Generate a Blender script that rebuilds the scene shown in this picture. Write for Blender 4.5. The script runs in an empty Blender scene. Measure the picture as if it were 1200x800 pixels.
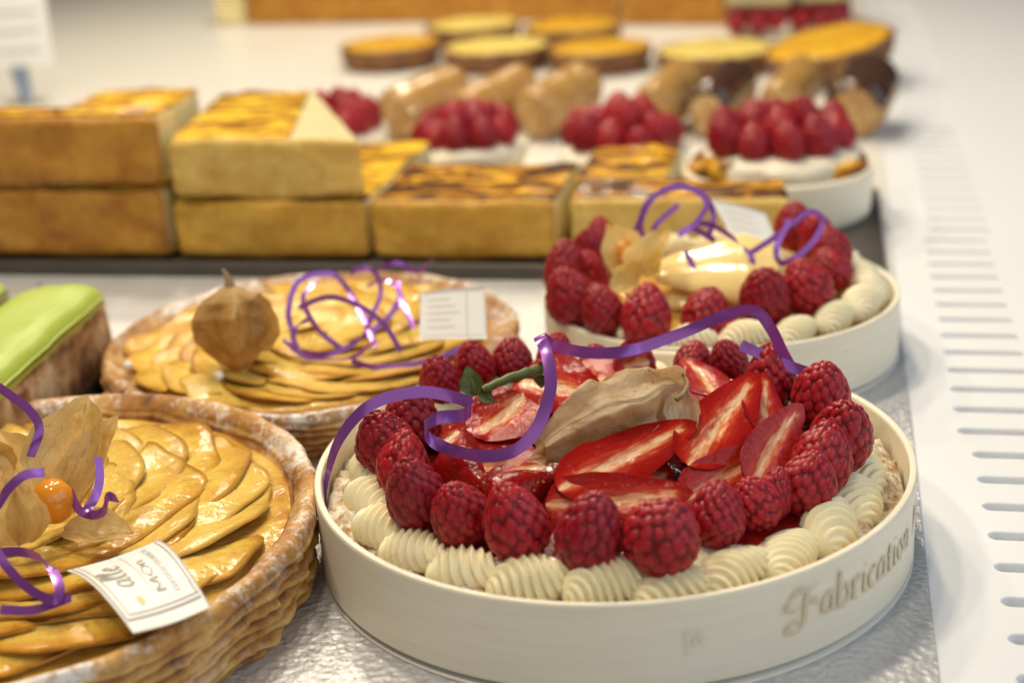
import bpy, math, random
import numpy as np
from mathutils import Vector, Matrix, Euler

S = 0.01                      # everything below is written in centimetres
sc = bpy.context.scene
COL = sc.collection
rnd = random.Random(7)

# ------------------------------------------------------------------ camera
F_PX, PITCH, ROLL, YAW, CAM_Z = 1724.0, 0.3515, -0.0614, 0.2277, 21.471
CAM = np.array([0.0, 0.0, CAM_Z])
FW = np.array([-math.sin(YAW) * math.cos(PITCH), math.cos(YAW) * math.cos(PITCH), -math.sin(PITCH)])
_r = np.cross(FW, [0, 0, 1]); _r /= np.linalg.norm(_r)
_u = np.cross(_r, FW)
RT = math.cos(ROLL) * _r + math.sin(ROLL) * _u
UP = -math.sin(ROLL) * _r + math.cos(ROLL) * _u
cam_d = bpy.data.cameras.new('camera')
cam = bpy.data.objects.new('camera', cam_d); COL.objects.link(cam)
cam_d.sensor_width = 36.0
cam_d.lens = F_PX / 1200 * 36
cam_d.clip_start = 0.02; cam_d.clip_end = 50
m = Matrix(((RT[0], UP[0], -FW[0], 0), (RT[1], UP[1], -FW[1], 0), (RT[2], UP[2], -FW[2], CAM_Z * S), (0, 0, 0, 1)))
cam.matrix_world = m
cam_d.dof.use_dof = True
cam_d.dof.focus_distance = float(np.dot(np.array([-6.0, 39.0, 3.6]) - CAM, FW)) * S
cam_d.dof.aperture_fstop = 7.5
cam_d.dof.aperture_blades = 8
sc.camera = cam

# ------------------------------------------------------------------ world, lamps, exposure
w = bpy.data.worlds.new('World'); sc.world = w; w.use_nodes = True
bg = w.node_tree.nodes['Background']
bg.inputs['Color'].default_value = (1.0, 0.95, 0.87, 1)
bg.inputs['Strength'].default_value = 0.05


def area(name, loc, target, sx, sy, power, col):
    d = bpy.data.lights.new(name, 'AREA'); d.shape = 'RECTANGLE'
    d.size = sx * S; d.size_y = sy * S; d.energy = power; d.color = col
    o = bpy.data.objects.new(name, d); COL.objects.link(o)
    o.location = Vector(loc) * S
    o.rotation_euler = (Vector(target) - Vector(loc)).to_track_quat('-Z', 'Y').to_euler()
    return o


def spot(loc, target, power, size=7, col=(1.0, 0.87, 0.66)):
    o = area('case_lamp', loc, target, size, size, power, col); o.data.shape = 'DISK'
    return o


# small warm lamps in the top of the case, daylight from the open front and right
for loc, tgt, pw in (((-34, 62, 80), (-18, 48, 0), 3.4), ((-18, 82, 82), (-10, 58, 0), 3.0), ((-52, 38, 78), (-22, 38, 0), 3.2), ((-14, 26, 84), (-10, 42, 0), 2.0),
                     ((-48, 105, 80), (-34, 80, 0), 4.2), ((-22, 125, 82), (-20, 95, 0), 3.2), ((-75, 140, 82), (-50, 120, 0), 6.5), ((-30, 165, 82), (-25, 140, 0), 5.5)):
    spot(loc, tgt, pw * 0.56)
area('daylight_opening', (130, 30, 90), (-5, 50, 0), 240, 130, 12.0, (0.70, 0.84, 1.0))
area('daylight_opening', (30, -110, 105), (-10, 45, 0), 260, 130, 7.6, (1.0, 0.97, 0.92))

sc.view_settings.view_transform = 'Standard'
sc.view_settings.look = 'None'
sc.view_settings.exposure = 0.03
sc.view_settings.gamma = 1.0
sc.view_settings.use_curve_mapping = False
sc.cycles.use_denoising = True
sc.cycles.max_bounces = 8
sc.cycles.transparent_max_bounces = 8
sc.cycles.sample_clamp_indirect = 6


# ------------------------------------------------------------------ helpers: pixels, meshes, noise
def ray(px, py):
    d = FW * F_PX + RT * (px - 600) + UP * (400 - py)
    return d / np.linalg.norm(d)


def P(px, py, z=0.0):
    d = ray(px, py)
    return CAM + d * ((z - CAM_Z) / d[2])


def P1(px, py, z=0.0):          # heights on the strawberry tart, which stands on a deeper box
    return P(px, py, z + 0.3)


def PY(px, py, Y):
    d = ray(px, py)
    return CAM + d * (Y / d[1])


def _h(ix, iy, iz, seed):
    n = np.sin(ix * 127.1 + iy * 311.7 + iz * 74.7 + seed * 53.3) * 43758.5453
    return n - np.floor(n)


def vnoise(p, seed=0):
    p = np.asarray(p, float); i = np.floor(p); f = p - i; f = f * f * (3 - 2 * f)
    out = 0
    for dx in (0, 1):
        for dy in (0, 1):
            for dz in (0, 1):
                wgt = (f[:, 0] if dx else 1 - f[:, 0]) * (f[:, 1] if dy else 1 - f[:, 1]) * (f[:, 2] if dz else 1 - f[:, 2])
                out = out + wgt * _h(i[:, 0] + dx, i[:, 1] + dy, i[:, 2] + dz, seed)
    return out * 2 - 1


def fbm(p, seed=0, o=3):
    a, s, t = 1.0, 1.0, 0
    for k in range(o):
        t = t + a * vnoise(np.asarray(p) * s, seed + k * 7); a *= 0.5; s *= 2.03
    return t


def mesh(name, v, f, mat, smooth=True, attrs=None):
    me = bpy.data.meshes.new(name)
    v = np.asarray(v, float) * S
    me.from_pydata(v.tolist(), [], [list(map(int, q)) for q in f])
    if smooth:
        me.polygons.foreach_set('use_smooth', [True] * len(me.polygons))
    for k, a in (attrs or {}).items():
        at = me.attributes.new(k, 'FLOAT', 'POINT')
        at.data.foreach_set('value', np.asarray(a, np.float32))
    if mat: me.materials.append(mat)
    me.update()
    return me


def put(name, me, parent=None, loc=(0, 0, 0), rot=None, scale=(1, 1, 1)):
    o = bpy.data.objects.new(name, me); COL.objects.link(o)
    if parent: o.parent = parent
    if rot is None: R = Matrix.Identity(4)
    elif isinstance(rot, Matrix): R = rot.to_4x4()
    else: R = Euler(rot).to_matrix().to_4x4()
    if isinstance(scale, (int, float)): scale = (scale,) * 3
    o.matrix_basis = Matrix.Translation(Vector([float(c) * S for c in loc])) @ R @ Matrix.Diagonal((*scale, 1))
    return o


def mk(name, v, f, mat, parent=None, loc=(0, 0, 0), rot=None, smooth=True, attrs=None):
    return put(name, mesh(name, v, f, mat, smooth, attrs), parent, loc, rot)


def tag(o, label, cat, group=None, kind=None):
    o['label'] = label
    if cat: o['category'] = cat
    if group: o['group'] = group
    if kind: o['kind'] = kind
    return o


def thing(name, label, cat, loc=(0, 0, 0), rotz=0, group=None):
    o = bpy.data.objects.new(name, None); COL.objects.link(o)
    o.empty_display_size = 0.01
    o.location = Vector([float(c) * S for c in loc]); o.rotation_euler = (0, 0, rotz)
    return tag(o, label, cat, group)


def gridf(nu, nv, cu=False, cv=False, base=0):
    f = []
    for i in range(nu if cu else nu - 1):
        for j in range(nv if cv else nv - 1):
            a = i * nv + j; b = ((i + 1) % nu) * nv + j
            c = ((i + 1) % nu) * nv + (j + 1) % nv; d = i * nv + (j + 1) % nv
            f.append((a + base, b + base, c + base, d + base))
    return f


def dense(prof, n):
    """resample a polyline profile evenly, smoothed with Catmull-Rom"""
    p = np.asarray(prof, float); m_ = []
    q = np.vstack([2 * p[0] - p[1], p, 2 * p[-1] - p[-2]])
    for i in range(len(p) - 1):
        a, b, c, d = q[i:i + 4]
        for t in np.linspace(0, 1, 16, endpoint=False):
            m_.append(0.5 * (2 * b + (c - a) * t + (2 * a - 5 * b + 4 * c - d) * t * t + (3 * b - a - 3 * c + d) * t ** 3))
    m_.append(p[-1]); m_ = np.array(m_)
    L = np.r_[0, np.cumsum(np.linalg.norm(np.diff(m_, axis=0), axis=1))]
    t = np.linspace(0, L[-1], n)
    return np.stack([np.interp(t, L, m_[:, k]) for k in range(m_.shape[1])], -1)


def lathe(prof, n=96):
    """prof: (r, z) from outside going over the top to the axis; returns v, f, angles, profile index 0..1"""
    p = np.asarray(prof, float); a = np.linspace(0, 2 * np.pi, n, endpoint=False)
    v = np.stack([np.outer(np.cos(a), p[:, 0]), np.outer(np.sin(a), p[:, 0]), np.outer(np.ones(n), p[:, 1])], -1).reshape(-1, 3)
    ang = np.repeat(a, len(p)); t = np.tile(np.linspace(0, 1, len(p)), n)
    return v, gridf(n, len(p), cu=True), ang, t


def rbox(x0, x1, y0, y1, z0, z1, r=0.25, n=(14, 8, 6), wob=0.0, seed=1, freq=0.6):
    """rounded box with a slightly uneven surface"""
    c = np.array([(x0 + x1) / 2, (y0 + y1) / 2, (z0 + z1) / 2]); h = np.array([x1 - x0, y1 - y0, z1 - z0]) / 2
    r = min(r, *(h * 0.98)); vs = {}; V = []; Fc = []

    def gid(p):
        k = tuple(np.round(p, 4))
        if k not in vs: vs[k] = len(V); V.append(p)
        return vs[k]

    def ax(k):
        hh = h[k]; t = np.linspace(-(hh - r), hh - r, max(2, n[k]))
        e = r * np.array([1, 0.62, 0.28])
        return np.r_[-(hh - r) - e, t, (hh - r) + e[::-1]]
    A = [ax(0), ax(1), ax(2)]
    for k in range(3):
        i, j = [(1, 2), (2, 0), (0, 1)][k]
        for s in (-1, 1):
            for a in range(len(A[i]) - 1):
                for b in range(len(A[j]) - 1):
                    q = []
                    for (aa, bb) in ((a, b), (a + 1, b), (a + 1, b + 1), (a, b + 1)):
                        p = np.zeros(3); p[k] = s * h[k]; p[i] = A[i][aa]; p[j] = A[j][bb]; q.append(gid(p))
                    Fc.append(tuple(q if s > 0 else q[::-1]))
    V = np.array(V); inn = np.clip(V, -(h - r), h - r); d = V - inn; L = np.linalg.norm(d, axis=1, keepdims=True)
    dn = np.where(L > 1e-9, d / np.maximum(L, 1e-9), 0)
    V = inn + dn * r
    if wob: V = V + dn * (wob * fbm((V + c) * freq, seed))[:, None]
    return V + c, Fc


def bilinear(v, x0, x1, y0, y1, q):
    """map the box footprint on a quad q = front-left, front-right, back-right, back-left"""
    v = v.copy(); s = (v[:, 0] - x0) / (x1 - x0); t = (v[:, 1] - y0) / (y1 - y0); q = np.asarray(q, float)
    xy = (1 - s)[:, None] * (1 - t)[:, None] * q[0] + s[:, None] * (1 - t)[:, None] * q[1] + s[:, None] * t[:, None] * q[2] + (1 - s)[:, None] * t[:, None] * q[3]
    v[:, :2] = xy
    return v


def frame(A, N):
    """rotation whose local z runs along A and local -y faces N"""
    A = Vector(A).normalized(); N = Vector(N); N = (N - A * N.dot(A)).normalized()
    Y = -N; X = Y.cross(A)
    return Matrix(((X.x, Y.x, A.x), (X.y, Y.y, A.y), (X.z, Y.z, A.z)))


# ------------------------------------------------------------------ helpers: materials
class Mat:
    def __init__(s, name, rough=0.5, **kw):
        s.m = bpy.data.materials.new(name); s.m.use_nodes = True
        s.nt = s.m.node_tree; s.b = s.nt.nodes['Principled BSDF']; s.out = s.nt.nodes['Material Output']
        s.b.inputs['Roughness'].default_value = rough
        for k, v in kw.items(): s.b.inputs[k.replace('_', ' ')].default_value = v
        tc = s.n('ShaderNodeTexCoord'); mp = s.n('ShaderNodeMapping'); mp.inputs['Scale'].default_value = (100, 100, 100)
        oi = s.n('ShaderNodeObjectInfo'); s.rand = oi.outputs['Random']
        s.l(tc.outputs['Object'], mp.inputs['Vector']); s.co = mp.outputs['Vector']; s.bumps = None

    def n(s, t, **p):
        x = s.nt.nodes.new(t)
        for k, v in p.items(): setattr(x, k, v)
        return x

    def l(s, a, b): s.nt.links.new(a, b)

    def scaled(s, sx, sy, sz):
        mp = s.n('ShaderNodeMapping'); mp.inputs['Scale'].default_value = (sx, sy, sz); s.l(s.co, mp.inputs['Vector']); return mp.outputs[0]

    def noise(s, scale, detail=4, rough=0.55, co=None, dist=0.0, vary=True):
        x = s.n('ShaderNodeTexNoise', noise_dimensions='4D'); x.inputs['Scale'].default_value = scale
        x.inputs['Detail'].default_value = detail; x.inputs['Roughness'].default_value = rough; x.inputs['Distortion'].default_value = dist
        s.l(co or s.co, x.inputs['Vector'])
        if vary: s.l(s.math('MULTIPLY', s.rand, 20.0), x.inputs['W'])
        return x.outputs['Fac']

    def voro(s, scale, co=None, feature='F1', out='Distance', rnd_=1.0):
        x = s.n('ShaderNodeTexVoronoi', feature=feature); x.inputs['Scale'].default_value = scale; x.inputs['Randomness'].default_value = rnd_
        s.l(co or s.co, x.inputs['Vector']); return x.outputs[out]

    def attr(s, name):
        x = s.n('ShaderNodeAttribute'); x.attribute_name = name; return x.outputs['Fac']

    def math(s, op, a, b=None, c=None, clamp=False):
        x = s.n('ShaderNodeMath', operation=op, use_clamp=clamp)
        for i, q in enumerate((a, b, c)):
            if q is None: continue
            if isinstance(q, (int, float)): x.inputs[i].default_value = q
            else: s.l(q, x.inputs[i])
        return x.outputs[0]

    def ramp(s, fac, stops, interp='LINEAR'):
        x = s.n('ShaderNodeValToRGB'); x.color_ramp.interpolation = interp; e = x.color_ramp.elements
        while len(e) < len(stops): e.new(0.5)
        for q, (p, c) in zip(e, stops):
            q.position = p
            q.color = (c, c, c, 1) if isinstance(c, (int, float)) else (*c, 1)
        s.l(fac, x.inputs[0]); return x.outputs[0]

    def mix(s, fac, a, b, blend='MIX'):
        x = s.n('ShaderNodeMix', data_type='RGBA', blend_type=blend)
        for i, q in ((0, fac), (6, a), (7, b)):
            if isinstance(q, (int, float)): x.inputs[i].default_value = q
            elif isinstance(q, tuple): x.inputs[i].default_value = (*q, 1)
            else: s.l(q, x.inputs[i])
        return x.outputs[2]

    def color(s, c):
        if isinstance(c, tuple): s.b.inputs['Base Color'].default_value = (*c, 1)
        else: s.l(c, s.b.inputs['Base Color'])
        return s

    def set(s, name, v):
        if isinstance(v, (int, float, tuple)): s.b.inputs[name].default_value = v
        else: s.l(v, s.b.inputs[name])
        return s

    def bump(s, h, dist, strength=1.0, coat=False):
        x = s.n('ShaderNodeBump'); x.inputs['Distance'].default_value = dist * S; x.inputs['Strength'].default_value = strength
        s.l(h, x.inputs['Height'])
        if s.bumps: s.l(s.bumps, x.inputs['Normal'])
        s.bumps = x.outputs[0]
        s.l(s.bumps, s.b.inputs['Normal'])
        if coat: s.l(s.bumps, s.b.inputs['Coat Normal'])
        return s


def sss(m_, wgt, radius, scale=0.2):
    m_.set('Subsurface Weight', wgt); m_.b.inputs['Subsurface Radius'].default_value = radius
    m_.b.inputs['Subsurface Scale'].default_value = scale * S
    return m_


MT = {}
# raspberry
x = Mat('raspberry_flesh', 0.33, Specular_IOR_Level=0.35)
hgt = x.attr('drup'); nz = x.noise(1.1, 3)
c1 = x.ramp(hgt, [(0.1, (0.17, 0.002, 0.006)), (0.6, (0.33, 0.005, 0.013)), (1.0, (0.46, 0.011, 0.022))])  # crevice shade between drupelets is painted into the colour
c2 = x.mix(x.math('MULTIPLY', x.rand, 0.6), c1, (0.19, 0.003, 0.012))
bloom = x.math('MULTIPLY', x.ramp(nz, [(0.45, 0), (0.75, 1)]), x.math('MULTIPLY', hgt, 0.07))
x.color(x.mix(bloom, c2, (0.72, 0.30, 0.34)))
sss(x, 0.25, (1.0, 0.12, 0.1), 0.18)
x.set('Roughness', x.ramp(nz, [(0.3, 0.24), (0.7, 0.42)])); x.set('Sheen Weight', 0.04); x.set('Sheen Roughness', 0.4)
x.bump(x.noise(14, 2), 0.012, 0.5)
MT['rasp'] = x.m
# strawberry: attribute depth 0 core .. 1 skin, skin 0/1
x = Mat('strawberry_flesh', 0.13, Specular_IOR_Level=0.28)
dep = x.attr('depth'); skin = x.attr('skin')
str_ = x.noise(3.0, 3, co=x.scaled(3.2, 3.2, 0.6))
d2 = x.math('ADD', dep, x.math('MULTIPLY', x.math('SUBTRACT', str_, 0.5), 0.75))
cut = x.ramp(d2, [(0.0, (0.80, 0.56, 0.34)), (0.13, (0.70, 0.30, 0.14)), (0.27, (0.50, 0.055, 0.024)), (0.5, (0.38, 0.014, 0.009)), (1.0, (0.28, 0.005, 0.004))])
vs_ = x.voro(3.6)
seed = x.math('MULTIPLY', x.ramp(vs_, [(0.10, 1), (0.15, 0)]), skin)
sk = x.mix(x.noise(1.2, 2), (0.15, 0.003, 0.004), (0.38, 0.010, 0.008))
sk = x.mix(seed, sk, (0.52, 0.30, 0.07))
x.color(x.mix(skin, cut, sk)); sss(x, 0.3, (1, 0.2, 0.1), 0.2)
x.bump(x.math('MULTIPLY', x.ramp(vs_, [(0.05, 0), (0.32, 1)]), skin), 0.05, 0.8)
x.bump(x.noise(4.2, 3, dist=0.5), 0.05, 0.7)
x.bump(x.noise(11, 2), 0.018, 0.8)
MT['straw'] = x.m
x = Mat('red_gap_shade', 0.1, Specular_IOR_Level=0.35); x.color(x.mix(x.noise(1.5, 3), (0.30, 0.012, 0.008), (0.14, 0.006, 0.005))); x.bump(x.noise(2.2, 3, dist=0.6), 0.1, 0.8); MT['redshade'] = x.m  # dark red that paints the shade between the fruit pieces
# cream
def cream(name, a, b):
    x = Mat(name, 0.42)
    x.color(x.mix(x.noise(0.8, 3), a, b)); sss(x, 0.35, (1, 0.75, 0.4), 0.25); x.bump(x.noise(9, 3), 0.012, 0.6)
    return x.m
MT['cream'] = cream('pastry_cream', (0.92, 0.84, 0.60), (0.90, 0.79, 0.49))
MT['cream2'] = cream('vanilla_cream', (0.88, 0.82, 0.62), (0.85, 0.75, 0.50))
MT['whitecream'] = cream('whipped_cream', (0.86, 0.81, 0.68), (0.80, 0.72, 0.54))
# crumbly biscuit dusted with sugar
x = Mat('biscuit', 0.85)
nb = x.noise(2.6, 5, 0.65)
c = x.ramp(nb, [(0.3, (0.22, 0.11, 0.045)), (0.43, (0.46, 0.30, 0.16)), (0.52, (0.70, 0.60, 0.46)), (0.62, (0.86, 0.81, 0.74))])
x.color(c); x.bump(nb, 0.12, 0.9); x.bump(x.noise(11, 3), 0.03, 0.8)
MT['biscuit'] = x.m
# veneer of the round boxes
x = Mat('wood_veneer', 0.5)
g = x.noise(1.0, 5, 0.6, co=x.scaled(0.25, 0.25, 7.0)); g2 = x.noise(0.22, 3)
c = x.ramp(g, [(0.3, (0.80, 0.73, 0.57)), (0.55, (0.84, 0.78, 0.63)), (0.75, (0.87, 0.82, 0.70))])
c = x.mix(x.ramp(g2, [(0.45, 0), (0.8, 0.3)]), c, (0.74, 0.64, 0.44))
fl = x.noise(2.2, 2, co=x.scaled(0.7, 0.7, 4.0)); c = x.mix(x.ramp(fl, [(0.72, 0), (0.78, 0.5)]), c, (0.45, 0.30, 0.15))
x.color(c); x.bump(g, 0.005, 0.5)
MT['veneer'] = x.m
x = Mat('stamp_ink', 0.6); x.color(x.mix(x.noise(5, 3), (0.60, 0.50, 0.31), (0.73, 0.64, 0.46))); MT['ink'] = x.m
x = Mat('faint_stamp_ink', 0.6); x.color(x.mix(x.ramp(x.noise(4, 3), [(0.4, 0), (0.6, 1)]), (0.74, 0.67, 0.51), (0.82, 0.76, 0.61))); MT['faint'] = x.m
x = Mat('gilt_card', 0.35); x.color((0.78, 0.74, 0.64)); MT['card'] = x.m
x = Mat('painted_gap_shade', 0.5); x.color(x.mix(x.noise(2, 3), (0.06, 0.03, 0.012), (0.14, 0.08, 0.03))); MT['gapshade'] = x.m  # dark brown stands in for the shade in the gap under the box wall
# husk of the physalis
def husk(name, a, b, vein):
    x = Mat(name, 0.45)
    vu = x.attr('vu'); vv = x.attr('vv')
    wob = x.noise(1.6, 3); n2 = x.noise(0.9, 4)
    vcoord = x.math('ADD', x.math('MULTIPLY', vu, 12.0), x.math('MULTIPLY', wob, 2.2))
    tri = x.math('ABSOLUTE', x.math('SUBTRACT', x.math('FRACT', vcoord), 0.5))
    v1 = x.ramp(tri, [(0.0, 1), (0.045, 0)])
    v2c = x.math('ADD', x.math('MULTIPLY', vv, 9.0), x.math('ADD', x.math('MULTIPLY', tri, 2.5), x.math('MULTIPLY', wob, 2.0)))
    v2 = x.math('MULTIPLY', x.ramp(x.math('ABSOLUTE', x.math('SUBTRACT', x.math('FRACT', v2c), 0.5)), [(0.0, 1), (0.06, 0)]), 0.35)
    ve = x.math('MAXIMUM', v1, v2)
    c = x.mix(x.ramp(n2, [(0.38, 0), (0.6, 1)]), a, b)
    c = x.mix(x.math('MULTIPLY', ve, 0.55), c, vein); x.color(c)
    x.bump(ve, 0.02, 0.6); x.bump(x.noise(1.6, 5, 0.6), 0.12, 0.8)
    tr = x.n('ShaderNodeBsdfTranslucent'); x.l(c, tr.inputs['Color']); mx = x.n('ShaderNodeMixShader'); mx.inputs[0].default_value = 0.45
    x.l(x.b.outputs[0], mx.inputs[1]); x.l(tr.outputs[0], mx.inputs[2]); x.l(mx.outputs[0], x.out.inputs['Surface'])
    return x.m
MT['husk'] = husk('husk_paper', (0.78, 0.60, 0.37), (0.58, 0.36, 0.17), (0.30, 0.16, 0.06))
MT['husk_gold'] = husk('husk_paper_golden', (0.80, 0.64, 0.31), (0.68, 0.47, 0.16), (0.40, 0.25, 0.07))
MT['husk_brown'] = husk('husk_paper_brown', (0.66, 0.43, 0.15), (0.50, 0.28, 0.075), (0.16, 0.07, 0.02))
MT['husk_pale'] = husk('husk_paper_pale', (0.90, 0.75, 0.36), (0.84, 0.62, 0.18), (0.40, 0.26, 0.08))
x = Mat('physalis_skin', 0.18, Coat_Weight=0.4); x.color(x.mix(x.noise(0.7, 2), (0.80, 0.33, 0.02), (0.70, 0.23, 0.01))); sss(x, 0.3, (1, 0.4, 0.1), 0.25); MT['physalis'] = x.m
x = Mat('dry_stalk', 0.7); x.color(x.mix(x.noise(3, 3), (0.20, 0.12, 0.05), (0.36, 0.25, 0.12))); MT['stalk'] = x.m
x = Mat('green_calyx', 0.45); x.color(x.mix(x.noise(1.8, 3), (0.035, 0.07, 0.012), (0.17, 0.20, 0.045))); x.bump(x.noise(4, 3), 0.03, 0.8); MT['calyx'] = x.m
# ribbon
x = Mat('purple_ribbon', 0.2, Coat_Weight=0.3, Coat_Roughness=0.15)
x.color(x.mix(x.noise(0.4, 2, co=x.scaled(1, 1, 1)), (0.25, 0.075, 0.40), (0.36, 0.14, 0.54))); x.set('Metallic', 0.5)
x.bump(x.noise(3, 2), 0.004, 0.5)
tr = x.n('ShaderNodeBsdfTranslucent'); tr.inputs['Color'].default_value = (0.30, 0.05, 0.45, 1); mx = x.n('ShaderNodeMixShader'); mx.inputs[0].default_value = 0.15
x.l(x.b.outputs[0], mx.inputs[1]); x.l(tr.outputs[0], mx.inputs[2]); x.l(mx.outputs[0], x.out.inputs['Surface'])
MT['ribbon'] = x.m
# baked pastry
def pastry(name, lo, mid, hi, sugar=0.0, rough=0.6, layered=False):
    x = Mat(name, rough)
    n1 = x.noise(0.55, 5, 0.6); n2 = x.noise(2.4, 4)
    f = x.math('ADD', x.math('MULTIPLY', n1, 0.65), x.math('MULTIPLY', n2, 0.35))
    if layered: f = x.math('ADD', x.math('MULTIPLY', f, 0.75), x.math('MULTIPLY', x.attr('lay'), 0.22))
    c = x.ramp(f, [(0.38, lo), (0.5, mid), (0.62, hi)])
    if sugar:
        sp = x.math('ADD', x.math('MULTIPLY', x.noise(3.0, 7, 0.8), 0.72), x.math('MULTIPLY', x.noise(0.35, 2), 0.5))
        sg = x.math('MULTIPLY', x.ramp(sp, [(0.61, 0), (0.74, sugar)]), x.attr('sugar'), clamp=True)
        c = x.mix(sg, c, (0.88, 0.86, 0.82))
    x.color(c); x.bump(n2, 0.07, 0.8); x.bump(x.noise(9, 4, 0.7), 0.03, 0.9)
    return x.m
MT['puff'] = pastry('puff_pastry', (0.14, 0.045, 0.008), (0.44, 0.19, 0.033), (0.68, 0.42, 0.13), 1.0, layered=True)
MT['puff2'] = pastry('puff_pastry_dark', (0.09, 0.03, 0.008), (0.34, 0.145, 0.033), (0.64, 0.40, 0.15), 1.0, layered=True)
MT['crust_gold'] = pastry('shortcrust_golden', (0.47, 0.225, 0.02), (0.58, 0.31, 0.035), (0.66, 0.40, 0.07), layered=False)
MT['crust_brown'] = pastry('shortcrust_browned', (0.36, 0.135, 0.012), (0.48, 0.21, 0.02), (0.56, 0.28, 0.035), layered=False)
MT['crust_pale'] = pastry('shortcrust_pale', (0.58, 0.34, 0.065), (0.67, 0.44, 0.105), (0.75, 0.55, 0.18), layered=False)
MT['crust_dark'] = pastry('shortcrust_dark', (0.10, 0.035, 0.012), (0.20, 0.08, 0.025), (0.32, 0.15, 0.05), layered=False)
MT['choux'] = pastry('choux_pastry', (0.30, 0.14, 0.04), (0.48, 0.28, 0.10), (0.66, 0.46, 0.22), layered=False)
MT['choux_layer'] = pastry('choux_layers', (0.15, 0.06, 0.02), (0.38, 0.20, 0.08), (0.66, 0.47, 0.26), layered=True)
# apple slices, attribute s 0 centre .. 1 rim
x = Mat('glazed_apple', 0.14, Specular_IOR_Level=0.3)
s_ = x.math('ADD', x.attr('s'), x.math('MULTIPLY', x.math('SUBTRACT', x.noise(1.5, 4), 0.5), 0.5))
c = x.ramp(s_, [(0.2, (0.84, 0.61, 0.17)), (0.7, (0.77, 0.49, 0.08)), (0.92, (0.60, 0.29, 0.03)), (1.0, (0.40, 0.16, 0.016))])
c = x.mix(x.ramp(x.noise(0.9, 5, 0.7), [(0.50, 0), (0.68, 0.8)]), c, (0.46, 0.19, 0.022))
c = x.mix(x.ramp(x.noise(7, 3), [(0.58, 0), (0.68, 0.65)]), c, (0.30, 0.11, 0.015))
x.color(x.mix(x.math('MULTIPLY', x.rand, 0.5), c, (0.86, 0.62, 0.17))); sss(x, 0.1, (1, 0.6, 0.15), 0.25)
x.bump(x.noise(6, 4), 0.02, 0.6)
x.bump(x.noise(2.2, 4, dist=0.6), 0.075, 0.75)
MT['apple'] = x.m
x = Mat('apricot_glaze', 0.12, Specular_IOR_Level=0.32)
x.color(x.mix(x.ramp(x.noise(0.8, 5), [(0.35, 0), (0.65, 1)]), (0.52, 0.24, 0.03), (0.78, 0.51, 0.12))); sss(x, 0.1, (1, 0.6, 0.15), 0.3)
x.bump(x.noise(1.3, 4, dist=0.8), 0.15, 0.9, coat=True); MT['glaze'] = x.m
x = Mat('poached_pear', 0.12, Specular_IOR_Level=0.35)
x.color(x.mix(x.noise(0.5, 3), (0.88, 0.71, 0.34), (0.84, 0.62, 0.22))); sss(x, 0.4, (1, 0.7, 0.3), 0.4); x.bump(x.noise(1.1, 3, dist=0.6), 0.04, 0.7); MT['pear'] = x.m
# custard and its burnt skin
x = Mat('custard', 0.45); x.color(x.mix(x.noise(0.6, 3), (0.80, 0.66, 0.28), (0.84, 0.73, 0.42))); sss(x, 0.25, (1, 0.7, 0.3), 0.3); x.bump(x.noise(2, 3), 0.05, 0.6); MT['custard'] = x.m
x = Mat('custard_pale', 0.5); x.color(x.mix(x.noise(0.5, 3), (0.50, 0.44, 0.20), (0.60, 0.54, 0.29))); MT['custard_pale'] = x.m
def burnt(name, lo, hi, y=(0.78, 0.47, 0.035)):
    x = Mat(name, 0.25, Specular_IOR_Level=0.3)
    n_ = x.noise(0.42, 6, 0.62, dist=1.8, co=x.scaled(0.55, 1.5, 1.0))
    x.color(x.ramp(n_, [(lo, y), ((lo + hi) / 2, (0.62, 0.27, 0.015)), (hi, (0.13, 0.045, 0.012)), (min(1, hi + 0.16), (0.03, 0.014, 0.01))]))
    x.bump(x.noise(1.2, 3), 0.1, 0.8, coat=True); return x.m
MT['burnt'] = burnt('burnt_custard_skin', 0.45, 0.585, (0.86, 0.56, 0.04))
MT['burnt2'] = burnt('dark_burnt_custard_skin', 0.38, 0.515, (0.84, 0.50, 0.03))
MT['lemon'] = burnt('yellow_tart_filling', 0.50, 0.72, (0.72, 0.41, 0.025))
MT['lemon_pale'] = burnt('pale_tart_filling', 0.66, 0.85, (0.80, 0.62, 0.16))
# icing etc.
x = Mat('lime_icing', 0.45); x.color(x.mix(x.noise(0.5, 3), (0.35, 0.45, 0.055), (0.43, 0.52, 0.085))); sss(x, 0.2, (0.7, 1, 0.2), 0.2); x.bump(x.noise(1.2, 3), 0.05, 0.6); MT['lime'] = x.m
x = Mat('coffee_icing', 0.3, Coat_Weight=0.3); x.color(x.mix(x.noise(0.5, 3), (0.48, 0.28, 0.08), (0.36, 0.18, 0.04))); MT['coffee'] = x.m
x = Mat('chocolate_icing', 0.22, Coat_Weight=0.5); x.color(x.mix(x.noise(0.5, 3), (0.045, 0.018, 0.010), (0.09, 0.035, 0.018))); MT['choc'] = x.m
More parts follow.
